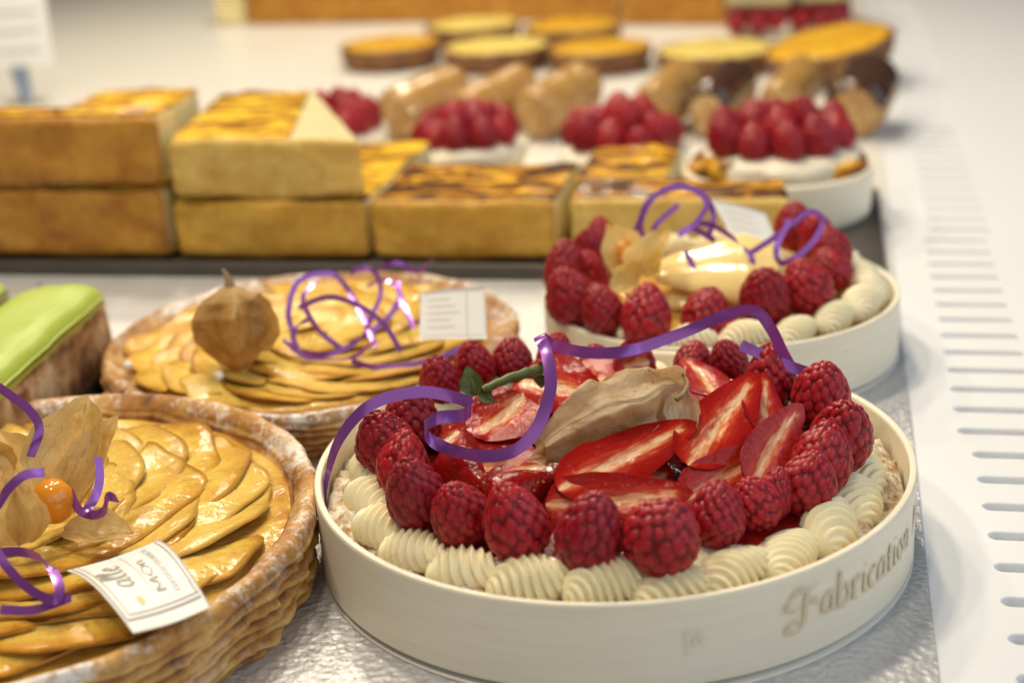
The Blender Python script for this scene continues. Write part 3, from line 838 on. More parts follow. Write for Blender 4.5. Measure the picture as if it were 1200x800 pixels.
# leafy stalk of the strawberry that keeps its green top
cx = thing('strawberry_calyx', 'small green strawberry stalk and leaf beside the purple ribbon loop', 'stalk', P1(600, 445, 3.9))
cb = P1(600, 445, 3.9)
pth = cr_path([P1(566, 456, 4.2), P1(590, 446, 4.35), P1(615, 438, 4.4), P1(634, 432, 4.3)], 8)
rad = np.linspace(0.12, 0.2, len(pth)); T = np.gradient(pth, axis=0); T /= np.linalg.norm(T, axis=1, keepdims=True)
e1 = np.cross(T, [0, 0, 1]); e1 /= np.linalg.norm(e1, axis=1, keepdims=True); e2 = np.cross(e1, T); aa = np.linspace(0, 2 * np.pi, 10, endpoint=False)
v = (pth[:, None] + rad[:, None, None] * (np.cos(aa)[None, :, None] * e1[:, None] + np.sin(aa)[None, :, None] * e2[:, None])).reshape(-1, 3)
v += 0.05 * fbm(v * 4, 2)[:, None]
mk('stalk', v - cb, gridf(len(pth), 10, cv=True), MT['calyx'], cx)
for k, (q, L, ax, N) in enumerate([((556, 464, 4.0), 1.0, (-0.2, 0.1, 1.0), (0.3, -1, 0)), ((560, 460, 4.0), 0.7, (-0.5, -0.2, -0.8), (0, -1, 0.3)), ((562, 458, 4.1), 0.6, (0.6, -0.3, -0.3), (0, -1, 0.5)),
                                   ((630, 434, 4.3), 0.6, (0.6, -0.2, 0.3), (0, -1, 0.5)), ((632, 434, 4.2), 0.6, (0.1, -0.3, -0.8), (0, -1, 0.3))]):
    pv, pf, at = petal(60 + k, L, L * 0.75, 0.4, 0.4)
    mk('sepal', pv, pf, MT['calyx'], cx, P1(*q) - cb, frame(ax, N))

# husk of the physalis lying over the strawberries
a = P1(804, 458, 4.4); b = P1(630, 524, 4.05); L = np.linalg.norm(b - a)
ph1 = thing('physalis', 'tan papery physalis husk lying on its side over the strawberry slices', 'physalis', b)
pv, pf, at = lantern(5, L, 1.2, 0.3, crumple=0.13)
mk('husk', pv, pf, MT['husk'], ph1, a - b, frame(b - a, (0.2, -1, 0.4)), attrs=at)
for k, (q, ax, N, L_, W_) in enumerate([((796, 460, 4.6), (-0.5, -0.35, 0.55), (0.5, -0.8, 0.2), 1.3, 1.3), ((770, 492, 4.4), (-1, -0.35, -0.15), (0.1, -0.7, 0.7), 4.0, 1.7), ((790, 460, 4.9), (0.35, -0.5, -0.6), (0.3, -1, 0.3), 1.5, 1.1),
                                        ((775, 462, 4.6), (-1.0, -0.2, 0.0), (0.1, -0.6, 0.8), 2.6, 1.3)]):
    pv, pf, at = petal(70 + k, L_, W_, 0.35, 0.5)
    mk('husk_leaf', pv, pf, MT['husk'], ph1, P1(*q) - b, frame(ax, N), attrs=at)
pth = np.array([P1(792, 468, 4.9), P1(800, 462, 5.0), P1(806, 450, 5.1), P1(800, 438, 5.2)]) - b
def tube(pth, r0, r1, n=8, k=8):
    p = cr_path(pth, n); T = np.gradient(p, axis=0); T /= np.linalg.norm(T, axis=1, keepdims=True)
    e1 = np.cross(T, [0.3, 0.2, 1]); e1 /= np.linalg.norm(e1, axis=1, keepdims=True); e2 = np.cross(e1, T); aa = np.linspace(0, 2 * np.pi, k, endpoint=False)
    rr = np.linspace(r0, r1, len(p))[:, None, None]
    return (p[:, None] + rr * (np.cos(aa)[None, :, None] * e1[:, None] + np.sin(aa)[None, :, None] * e2[:, None])).reshape(-1, 3), gridf(len(p), k, cv=True)
v, f = tube(pth, 0.09, 0.05); mk('stem', v, f, MT['stalk'], ph1)

ribbon('wide purple curling ribbon looping over the strawberry tart', [
    [(380, 606, 38.0, 150, 60), (382, 565, 38.1, 150, 55), (398, 514, 38.3, 140, 30), (435, 474, 38.6, 120, 10), (490, 459, 39.0, 98, 10), (535, 466, 39.0, 85, 15), (554, 476, 38.4, 85, 0),
     (543, 486, 37.6, 90, 0), (515, 489, 37.1, 92, 0), (497, 501, 37.2, 95, 35), (509, 518, 37.4, 75, 20), (540, 530, 37.0, 100, 0), (575, 534, 36.8, 95, 10), (606, 526, 36.8, 115, 20), (630, 500, 37.2, 150, 10), (645, 455, 38.0, 175, 0), (641, 415, 38.8, 185, 0), (632, 393, 39.4, 205, 20),
     (648, 404, 40.3, 250, 10), (690, 413, 41.9, 268, 5), (740, 410, 43.3, 276, 0), (800, 390, 43.9, 290, 0), (850, 369, 44.1, 290, 10), (884, 364, 44.1, 260, 20), (903, 384, 44.1, 215, 10), (917, 412, 44.2, 205, 0), (930, 436, 44.3, 210, 0)],
    [(868, 404, 44.5, 250, 0), (890, 414, 44.3, 255, 0), (920, 427, 44.1, 260, 0), (952, 438, 43.9, 262, 20)]], 0.36)


# ------------------------------------------------------------------ pear and raspberry tart in the smaller box
B2 = (C2[0], C2[1], 0.2)
tart2 = thing('fruit_tart', 'glazed pear and raspberry cream tart in the smaller wooden box', 'tart', B2)
biscuit(tart2, R2 - 0.26, 1.5, 8, 5.4)
v, f, ang, _ = lathe(dense([(5.7, 1.3), (5.6, 1.9), (4.8, 2.2), (2.5, 2.4), (0.02, 2.5)], 26), 96)
mk('cream_filling', v, f, MT['glaze'], tart2)
ns = 19
for i in range(ns):
    a = 2 * math.pi * i / ns; rr = 5.95 + rnd.uniform(-0.1, 0.1)
    put('cream_swirl', SW2[i % 3], tart2, (rr * math.cos(a), rr * math.sin(a), 2.0 + rnd.uniform(-.05, .1)), (-0.2, 0, a + math.pi / 2 + 0.2 + rnd.uniform(-.2, .2)), 0.86 + rnd.uniform(-.06, .06))
rasps2 = [(664, 324, 58, 3.5), (670, 352, 64, 3.3), (708, 368, 52, 3.2), (757, 376, 62, 3.15), (828, 369, 62, 3.1), (896, 354, 62, 3.3), (945, 338, 64, 3.6),
          (974, 318, 50, 3.4), (975, 296, 48, 3.6), (955, 280, 46, 3.8), (932, 270, 52, 4.0), (692, 300, 50, 3.5), (705, 282, 40, 3.6), (845, 380, 40, 2.9), (690, 330, 50, 3.1)]
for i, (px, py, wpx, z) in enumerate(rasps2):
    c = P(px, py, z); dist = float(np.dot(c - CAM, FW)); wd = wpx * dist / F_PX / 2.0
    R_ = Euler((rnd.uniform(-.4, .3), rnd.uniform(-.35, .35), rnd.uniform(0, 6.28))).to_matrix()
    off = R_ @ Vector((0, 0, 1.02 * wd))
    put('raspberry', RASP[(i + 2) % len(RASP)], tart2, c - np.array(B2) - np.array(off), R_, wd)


def pear(tip, top, N, Wd, seed):
    a = P(*tip); b = P(*top); L = float(np.linalg.norm(b - a)); nt, na = 40, 30
    t = np.linspace(0, 1, nt); rt = np.interp(t, [0, .05, .2, .45, .7, .9, 1], [0.05, .3, .5, .75, 1, .75, .05]) * Wd / 2
    A = np.linspace(0, 2 * np.pi, na, endpoint=False); T, AA = np.meshgrid(np.arange(nt), A, indexing='ij')
    v_ = np.stack([rt[T] * np.cos(AA), rt[T] * np.sin(AA) * np.where(np.sin(AA) < 0, 0.36, 0.2), (t[T] - 0.5) * L], -1).reshape(-1, 3)
    v_ += 0.02 * fbm(v_ * 0.7, seed)[:, None]
    mk('pear_half', v_, gridf(nt, na, cv=True), MT['pear'], tart2, (a + b) / 2 - np.array(B2), frame(b - a, N))


pear((762, 318, 3.9), (925, 318, 3.7), (0, -0.35, 1), 4.6, 1)
pear((770, 350, 3.0), (890, 346, 2.9), (0, -0.35, 1), 2.8, 3)
pb = P(742, 330, 3.5)
ph2 = thing('physalis', 'pale yellow opened physalis between the raspberries and the glazed pear', 'physalis', pb)
v, f = ICO[3]; mk('berry', np.array(v) * 0.72, f, MT['physalis'], ph2, P(733, 295, 4.6) - pb)
for k, (q, ax, N, L_, W_) in enumerate([((728, 318, 4.0), (-0.15, 0.0, 1), (0.6, -0.8, 0.1), 2.3, 2.2), ((752, 322, 4.0), (0.25, -0.2, 1), (-0.2, -1, 0.1), 2.2, 2.0), ((748, 330, 3.8), (-0.5, -0.6, 0.5), (0.2, -0.8, 0.6), 1.6, 1.7),
                                        ((762, 318, 4.2), (0.3, 0.3, 1), (-0.7, -0.7, 0.2), 2.1, 1.8), ((738, 335, 3.8), (-0.25, -0.7, 0.2), (0.3, -0.6, 0.9), 1.5, 1.7), ((742, 338, 3.7), (0.25, -0.5, -0.5), (0.6, -0.6, 0.7), 1.5, 1.5),
                                        ((735, 310, 4.2), (-0.3, 0.4, 1), (0.3, -1, 0), 2.1, 2.0)]):
    pv, pf, at = petal(90 + k, L_ * 0.85, W_ * 0.8, 0.5, 0.6)
    mk('husk_leaf', pv, pf, MT['husk_pale'], ph2, P(*q) - pb, frame(ax, N), attrs=at)


# ------------------------------------------------------------------ paper tags
def sheet(corners, bend, nrm, name, label, lines, grp=None, nx=24, ny=16):
    """corners: four 3D points (tl, tr, br, bl); printed lines given in 0..1 sheet coordinates"""
    q = np.array(corners); base = q.mean(0)
    t = thing(name, label, 'tag', base)
    nrm = np.array(nrm, float); nrm /= np.linalg.norm(nrm)

    def pos(s, u, off=0.0):
        s = np.asarray(s, float); u = np.asarray(u, float)
        p = ((1 - s) * (1 - u))[:, None] * q[0] + (s * (1 - u))[:, None] * q[1] + (s * u)[:, None] * q[2] + ((1 - s) * u)[:, None] * q[3]
        return p + nrm * (bend(s, u) + off)[:, None] - base
    Sg, Ug = np.meshgrid(np.linspace(0, 1, nx), np.linspace(0, 1, ny), indexing='ij')
    v0 = pos(Sg.ravel(), Ug.ravel()); v1 = pos(Sg.ravel(), Ug.ravel(), -0.03)
    f0 = gridf(nx, ny); n0 = len(v0)
    rim = [i * ny for i in range(nx)] + [(nx - 1) * ny + j for j in range(1, ny)] + [i * ny + ny - 1 for i in range(nx - 2, -1, -1)] + [j for j in range(ny - 2, 0, -1)]
    f_ = f0 + [tuple(k + n0 for k in reversed(g)) for g in f0] + [(rim[k], rim[(k + 1) % len(rim)], rim[(k + 1) % len(rim)] + n0, rim[k] + n0) for k in range(len(rim))]
    cd = mk('card', np.vstack([v0, v1]), f_, MT['paper'], t)
    for (nm, V_, F_, mt) in lines:
        mk(nm, pos(V_[:, 0], V_[:, 1], 0.015), F_, MT[mt], cd)
    return t


def bar(x0, y0, x1, y1, w_):
    d = np.array([x1 - x0, y1 - y0]); d = d / np.linalg.norm(d); n = np.array([-d[1], d[0]]) * w_ / 2
    k = np.linspace(0, 1, 14)[:, None]; p = np.array([x0, y0]) + k * np.array([x1 - x0, y1 - y0])
    V_ = np.empty((28, 2)); V_[0::2] = p - n; V_[1::2] = p + n
    return V_, [(2 * i, 2 * i + 2, 2 * i + 3, 2 * i + 1) for i in range(13)]


def merge(*qs):
    V_, F_ = [], []
    for (a, b) in qs:
        k = sum(len(c) for c in V_); V_.append(a); F_ += [tuple(i + k for i in g) for g in b]
    return np.vstack(V_), F_


def words(word, origin, ex, ey, **kw):
    V_, F_, _ = write(word, **kw)
    return np.array(origin) + V_[:, :1] * np.array(ex) + V_[:, 1:] * np.array(ey), F_


# ------------------------------------------------------------------ apple tarts
def apple_slice(seed, R=3.5):
    r = np.random.RandomState(seed); na, ns_ = 40, 16
    A, Sx = np.meshgrid(np.linspace(-0.12, math.pi + 0.12, na), np.linspace(0, 1, ns_), indexing='ij')
    ir = 1 + 0.05 * np.sin(3 * A + r.uniform(0, 6)) + 0.03 * np.sin(7 * A + r.uniform(0, 6))
    x_ = Sx * R * ir * np.cos(A); y_ = Sx * R * ir * 0.66 * np.sin(A)
    z_ = 0.09 * (1 - Sx ** 4) + 0.09 * np.sin(x_ * 1.1 + r.uniform(0, 6)) + 0.10 * (x_ / R) ** 2 + 0.05 * np.sin(y_ * 2.2 + r.uniform(0, 6))
    p = np.stack([x_, y_, z_], -1).reshape(-1, 3)
    notch = np.exp(-((p[:, 0] / 0.6) ** 2 + ((p[:, 1] - 0.0) / 0.45) ** 2)); p[:, 1] += 0.35 * notch
    p[:, 2] += 0.03 * fbm(p * 1.3, seed)
    n0 = len(p); lo = p.copy(); lo[:, 2] -= 0.06
    f_ = gridf(na, ns_); rim = [i * ns_ + ns_ - 1 for i in range(na)]
    F_ = [tuple(reversed(g)) for g in f_] + [tuple(k + n0 for k in g) for g in f_] + [(rim[k], rim[k + 1], rim[k + 1] + n0, rim[k] + n0) for k in range(na - 1)]
    e0 = [i for i in range(ns_)]; F_ += [(e0[k + 1], e0[k], e0[k] + n0, e0[k + 1] + n0) for k in range(ns_ - 1)]
    e1 = [(na - 1) * ns_ + i for i in range(ns_)]; F_ += [(e1[k], e1[k + 1], e1[k + 1] + n0, e1[k] + n0) for k in range(ns_ - 1)]
    return mesh('apple_slice', np.vstack([p, lo]), F_, MT['apple'], True, {'s': np.r_[Sx.ravel(), Sx.ravel()]})


APPLE = [apple_slice(s) for s in (1, 2, 3, 4, 5)]


def puff_case(parent, R, H, seed, mat, lip=1.0, sug=1.0, layers=2.8):
    prof = dense([(R - 0.75, 0.0), (R - 0.45, 0.25), (R - 0.25, H * 0.45), (R - 0.05, H * 0.8), (R - 0.15, H), (R - 0.4, H + 0.06), (R - 0.7, H - 0.12), (R - 0.95, H - 0.55 * lip - 0.1), (R - 1.3, H - 0.75 * lip - 0.1), (R - 3, H - 0.8 * lip - 0.1), (0.02, H - 0.8 * lip - 0.1)], 200)
    n = 420; v_, f_, ang, t = lathe(prof, n)
    r_ = np.hypot(v_[:, 0], v_[:, 1]); z = v_[:, 2]
    out = np.clip((r_ - (R - 1.3)) / 0.5, 0, 1)
    lay = z * layers + 1.3 * fbm(np.stack([np.cos(ang) * 1.6, np.sin(ang) * 1.6, 0 * ang], -1), seed)
    li = np.floor(lay); fr = lay - li
    sh = np.clip(np.minimum(fr / 0.25, (1 - fr) / 0.75), 0, 1) ** 0.6
    cs = np.stack([np.cos(ang) * 9, np.sin(ang) * 9, li * 3.7], -1)
    amp = 0.10 + 0.12 * vnoise(cs, seed + 2) + 0.06 * vnoise(cs * 3.1, seed + 6)
    side = np.clip((H - 0.2 - z) / 0.25, 0, 1) * np.clip((r_ - (R - 1.0)) / 0.2, 0, 1)
    big = 0.16 * fbm(np.stack([np.cos(ang) * 2.2, np.sin(ang) * 2.2, z * 0.4], -1), seed + 5)
    dr = out * (big + side * (sh * np.maximum(amp, 0) * 2.2 - 0.2) + 0.05 * fbm(v_ * 1.8, seed + 8))
    k = (r_ + dr) / np.maximum(r_, 1e-6); v_[:, 0] *= k; v_[:, 1] *= k
    v_[:, 2] += out * (0.11 * fbm(np.stack([np.cos(ang) * 3, np.sin(ang) * 3, r_], -1), seed + 4)) * np.clip(z / H, 0, 1)
    sugar = np.clip(out * (0.30 * sh + 0.85 * np.clip((z - H * 0.72) / (H * 0.3), 0, 1)), 0, 1)
    return mk('pastry_case', v_, f_, mat, parent, attrs={'sugar': np.clip(sugar * sug, 0, 1.5), 'lay': np.where(side > 0.3, sh, 0.62)})  # lay darkens the creases between pastry leaves, shade put into the colour


def apple_layout(parent, Rin, z, rings, seed, sc_=1.0):
    r = random.Random(seed)
    for (rr, n, s, tilt, zz) in rings:
        for i in range(n):
            a = 2 * math.pi * i / n + seed + r.uniform(-.06, .06)
            put('apple_slice', APPLE[r.randrange(5)], parent, ((rr + r.uniform(-.15, .15)) * math.cos(a), (rr + r.uniform(-.15, .15)) * math.sin(a), z + zz + r.uniform(-0.03, .05)),
                Matrix.Rotation(a - math.pi / 2 - 0.75 + r.uniform(-.25, .25), 3, 'Z') @ Matrix.Rotation(0.03, 3, 'Y') @ Matrix.Rotation(tilt + r.uniform(-.03, .03), 3, 'X'), s * sc_ * r.uniform(0.92, 1.08))


C3 = np.array([-24.3, 34.5]); R3 = 10.0
tart3 = thing('apple_tart', 'glazed apple tart with a raised sugar-dusted puff pastry rim, touching the lettered box', 'tart', (C3[0], C3[1], 0.02))
B3 = np.array([C3[0], C3[1], 0.02])
puff_case(tart3, R3, 2.45, 4, MT['puff'], 0.8)
v, f, ang, _ = lathe(dense([(9.1, 1.6), (8.85, 1.9), (6, 1.95), (0.02, 2.0)], 40), 160); v[:, 2] += 0.12 * fbm(v * 0.7, 3)
mk('glaze', v, f, MT['glaze'], tart3)
apple_layout(tart3, 8.4, 1.95, [(5.5, 22, 1.0, 0.12, -0.02), (3.6, 15, 1.0, 0.12, 0.10), (1.6, 8, 0.95, 0.12, 0.22), (0.3, 3, 0.7, 0.1, 0.32)], 3)

pb = P(45, 628, 2.9)
ph3 = thing('physalis', 'orange physalis berry showing through its opened golden husk', 'physalis', pb)
bc = P(62, 587, 3.6)
v, f = ICO[4]; mk('berry', np.array(v) * [0.62, 0.6, 0.66], f, MT['physalis'], ph3, bc - pb)
for k, (q, ax, N, L_, W_, mt) in enumerate([((66, 600, 3.0), (0.16, 0.62, 1.0), (0.1, -1, 0.35), 3.7, 2.5, 'husk_gold'), ((84, 600, 3.0), (0.36, 0.5, 0.95), (-0.45, -1, 0.3), 3.1, 1.7, 'husk_gold'),
                                            ((14, 638, 2.9), (0.0, 0.05, 1), (0.15, -1, 0.1), 1.9, 2.0, 'husk_gold'), ((30, 636, 2.9), (0.08, 0.1, 1), (0.8, -0.7, 0.1), 1.8, 1.3, 'husk_gold'),
                                            ((20, 590, 3.1), (-0.5, 0.7, 0.9), (0.4, -0.8, 0.3), 2.6, 2.4, 'husk_gold'), ((6, 562, 3.5), (-0.35, 0.1, 1), (0.3, -1, 0), 1.5, 1.6, 'husk_brown'),
                                            ((74, 624, 2.75), (1, 0.05, 0.06), (0, -0.4, 1), 2.2, 1.3, 'husk_gold')]):
    pv, pf, at = petal(110 + k, L_, W_, 0.25, 0.55)
    mk('husk_leaf', pv, pf, MT[mt], ph3, P(*q) - pb, frame(ax, N), attrs=at)
v, f = ICO[3]; mk('calyx_end', np.array(v) * [0.28, 0.24, 0.34] + 0.04 * fbm(np.array(v) * 2, 1)[:, None], f, MT['brownpaper'], ph3, P(4, 616, 3.2) - pb)

ribbon('short purple curled ribbon ends around the orange physalis', [
    [(-20, 440, 36.5, 60, 0), (5, 458, 36.0, 55, 0), (32, 478, 35.4, 45, 0), (46, 502, 35.0, 25, 10), (36, 535, 34.6, 0, 40)],
    [(-5, 600, 32.2, 60, 0), (8, 575, 32.3, 120, 0), (28, 557, 32.5, 105, 0), (52, 553, 32.8, 85, 20)],
    [(82, 575, 34.2, 70, 0), (92, 596, 33.8, 60, 0), (108, 603, 33.5, 80, 0), (122, 598, 33.3, 110, 10), (126, 582, 33.2, 130, 30), (138, 584, 33.1, 140, 0)],
    [(115, 535, 34.6, 0, 50), (117, 560, 34.2, 0, 40), (110, 585, 33.8, 10, 20), (95, 603, 33.4, 30, 0)],
    [(-10, 636, 30.4, 60, 0), (10, 666, 30.2, 50, 0), (35, 690, 29.9, 70, 0), (62, 703, 29.6, 100, 20), (70, 690, 29.9, 160, 0), (62, 668, 30.4, 160, 10), (45, 652, 30.8, 120, 0), (20, 646, 31.0, 90, 0), (-10, 648, 31.0, 90, 0)],
    [(0, 714, 29.4, 90, 30), (40, 714, 29.6, 90, 30), (84, 700, 29.8, 110, 40)]], 0.26)

tl = P(78, 668, 2.75); tr = P(186, 632, 3.0); br = P(247, 710, 2.72); bl = P(156, 741, 3.0)
nz_ = np.cross(tr - tl, bl - tl); nz_ = nz_ / np.linalg.norm(nz_); nz_ = nz_ if nz_[2] > 0 else -nz_
# sheet coordinates: s runs along tl->tr, u runs down tl->bl
L_ = [('border', *merge(bar(.04, .03, .04, .9, .018), bar(.10, .03, .10, .86, .010), bar(.04, .90, .96, .90, .018), bar(.10, .86, .96, .86, .010), bar(.94, .03, .94, .86, .012)), 'print'),
      ('rule', *bar(.52, .03, .52, .72, .010), 'print_pale'),
      ('script', *words('alle', (.40, .60), (0, -.17), (-.16, 0), wide=0.16, thin=0.05), 'print'),
      ('dot', np.array([[.33 + .035 * math.cos(k), .76 + .045 * math.sin(k)] for k in np.linspace(0, 6.283, 16, endpoint=False)]), [tuple(range(16))], 'print_gold'),
      ('capitals', *words('MOn', (.66, .74), (0, -.15), (-.07, 0), wide=0.14, thin=0.05), 'print'),
      ('small_print', *words('aionraoincn', (.80, .78), (0, -.10), (-.06, 0), wide=0.14, thin=0.05), 'print_pale')]
sheet([tl, tr, br, bl], lambda s, u: 0.42 * np.sin(np.pi * np.clip(u, 0, 1)) * 1.0 - 0.08 * np.sin(np.pi * s), nz_, 'paper_tag', 'white bent paper tag with printed border lying over the puff pastry rim', L_)

C4 = np.array([-20.25, 52.0]); R4 = 8.35
tart4 = thing('apple_tart', 'flat apple tart with flaky dark layered edge, behind the raised-rim apple tart', 'tart', (C4[0], C4[1], 0.02))
puff_case(tart4, R4, 2.0, 9, MT['puff2'], 0.25, 1.5, layers=3.2)
v, f, ang, _ = lathe(dense([(7.2, 1.6), (7.0, 1.82), (5, 1.85), (0.02, 1.9)], 30), 120); v[:, 2] += 0.1 * fbm(v * 0.7, 3)
mk('glaze', v, f, MT['glaze'], tart4)
apple_layout(tart4, 7, 1.75, [(4.6, 20, 0.85, 0.12, 0.0), (2.9, 14, 0.85, 0.12, 0.10), (1.1, 7, 0.75, 0.12, 0.2)], 1.3)
for q in ((257, 440), (150, 428)):
    v, f = ICO[3]; mk('sugar_pearl', np.array(v) * 0.17, f, MT['sugar'], tart4, P(*q, 2.25) - np.array([C4[0], C4[1], 0.02]))

pb = P(278, 428, 2.3); top = PY(268, 318, pb[1] + 0.6)
ph4 = thing('physalis', 'closed brown physalis lantern standing on the flat apple tart', 'physalis', pb)
LL = float(np.linalg.norm(top - pb))
pv, pf, at = lantern(15, LL * 0.9, 1.5, 0.0, crumple=0.10)
pv[:, 2] = LL * 0.86 - pv[:, 2]
pv = pv * 1.0
mk('husk', pv, [tuple(reversed(g)) for g in pf], MT['husk_brown'], ph4, (0, 0, -0.05), frame(top - pb, (0.3, -1, 0)), attrs=at)
v, f = tube(np.array([top * 0.22 + pb * 0.78, top * .1 + pb * .9, top * 0.84 + pb * .16, top * 0.93 + pb * .07 + [-.05, 0, 0], top + [-.25, 0, .1]])[2:] - pb, 0.22, 0.05); mk('stem', v, f, MT['husk_brown'] if False else MT['stalk'], ph4)
pv, pf, at = petal(131, 2.3, 1.6, 0.3, 0.4); mk('husk_leaf', pv, pf, MT['husk_brown'], ph4, P(306, 412, 2.9) - pb, frame((0.05, 0.1, 1), (0.2, -1, 0.1)), attrs=at)

Yb = 52.0
ribbon('tangle of thin purple curled ribbon on the flat apple tart', [
    [(345, 395, 49.5, 30, 0), (338, 365, 50, 0, 20), (350, 330, 51, -30, 20), (385, 320, 52, -80, 0), (405, 335, 52, -140, 0), (425, 370, 51, -150, 0), (440, 405, 50, -150, 0)],
    [(370, 330, 52, 0, 0), (355, 350, 51, 20, 0), (372, 385, 50, 60, 0), (402, 410, 49.6, 60, 20)],
    [(440, 400, 50, 60, 0), (405, 422, 49, 80, 0), (360, 418, 48.8, 100, 0), (332, 398, 49, 130, 20)],
    [(425, 395, 50.5, 120, 0), (455, 372, 51.5, 120, 0), (468, 345, 52.5, 150, 0), (452, 328, 53.5, 200, 10), (430, 335, 54, 240, 0)],
    [(465, 330, 52, 0, 0), (472, 355, 51, 10, 0), (485, 385, 50, 20, 0)],
    [(410, 320, 53, 90, 0), (425, 314, 54, 90, 0), (440, 320, 54, 60, 0), (446, 345, 53, 20, 0), (430, 380, 52, 0, 0)],
    [(445, 315, 55, 90, 0), (465, 308, 55, 90, 0), (490, 318, 55.5, 70, 0), (508, 302, 56, 40, 0)],
    [(412, 423, 48.6, 90, 0), (440, 430, 48.4, 95, 0), (480, 427, 48.6, 100, 0), (520, 417, 49, 108, 0), (552, 402, 49.5, 110, 10)],
    [(350, 360, 50.5, 90, 0), (385, 348, 50.6, 80, 0), (420, 358, 50.4, 60, 0), (450, 380, 50, 40, 0), (470, 412, 49.4, 30, 0)],
    [(365, 372, 50, 60, 0), (345, 385, 49.6, 20, 0), (350, 408, 49.2, -30, 0), (385, 415, 49, -80, 0), (420, 398, 49.4, -120, 0), (438, 370, 50.2, -150, 0)]], 0.21)

tl = PY(493, 342, 51.0); tr = PY(568, 336, 51.0); br = PY(571, 397, 49.6); bl = PY(491, 398, 49.6)
nz_ = np.cross(tr - tl, bl - tl); nz_ /= np.linalg.norm(nz_); nz_ = nz_ if nz_[1] < 0 else -nz_
L_ = [('border', *merge(bar(.05, .06, .95, .06, .02), bar(.05, .94, .95, .94, .02), bar(.72, .06, .72, .94, .02)), 'print_pale'),
      ('small_print', *merge(*[bar(.12, .2 + .14 * k, .12 + .5 * (0.7 + 0.3 * ((k * 7) % 3) / 2), .2 + .14 * k, .025) for k in range(5)]), 'print_pale')]
sheet([tl, tr, br, bl], lambda s, u: 0.06 * np.sin(np.pi * s), nz_, 'paper_tag', 'white square paper tag leaning upright on the flat apple tart', L_)

# ribbon and tag on the pear tart
ribbon('looped purple curling ribbon standing on the pear tart', [
    [(750, 262, 55, 0, 0), (760, 236, 55.5, -20, 0), (790, 220, 56, -70, 0), (820, 225, 56, -120, 0), (836, 250, 56, -160, 0), (830, 280, 55.5, 170, 0)],
    [(838, 282, 55, 90, 0), (812, 268, 55.5, 80, 0), (798, 272, 55.5, 70, 20), (825, 262, 55.5, 90, 0), (855, 276, 55, 120, 0), (880, 300, 54.6, 150, 0), (876, 318, 54.4, 60, 10), (850, 329, 54.2, 90, 0), (818, 318, 54.4, 130, 0), (803, 294, 54.6, 170, 0)],
    [(880, 296, 54.8, 120, 0), (905, 280, 55, 120, 0), (928, 262, 55.2, 120, 0), (950, 248, 55.4, 100, 0), (964, 258, 55.2, 30, 0), (955, 280, 54.8, -10, 0), (935, 300, 54.4, -40, 0), (915, 308, 54.2, -70, 10), (910, 290, 54.6, 160, 0), (925, 258, 55.2, 150, 0)],
    [(750, 262, 55, 0, 0), (756, 285, 55.2, 20, 0), (770, 262, 55.6, 100, 10), (795, 240, 56, 120, 0)],
    [(745, 270, 54.6, 0, 0), (765, 232, 55, -40, 0), (800, 218, 55.4, -90, 0), (828, 236, 55.4, -130, 0), (815, 262, 55, -200, 0), (795, 276, 54.6, -230, 0)]], 0.23)
tl = PY(832, 232, 58.5); tr = PY(897, 249, 58.5); br = PY(920, 306, 57.0); bl = PY(868, 296, 57.0)
nz_ = np.cross(tr - tl, bl - tl); nz_ /= np.linalg.norm(nz_); nz_ = nz_ if nz_[1] < 0 else -nz_
L_ = [('border', *merge(bar(.05, .06, .95, .06, .02), bar(.95, .06, .95, .94, .02)), 'print_pale'),
      ('small_print', *merge(*[bar(.15, .2 + .15 * k, .7, .2 + .15 * k, .025) for k in range(5)]), 'print_pale')]
sheet([tl, tr, br, bl], lambda s, u: 0.05 * np.sin(np.pi * s), nz_, 'paper_tag', 'white paper tag tilted among the ribbon loops on the pear tart', L_)


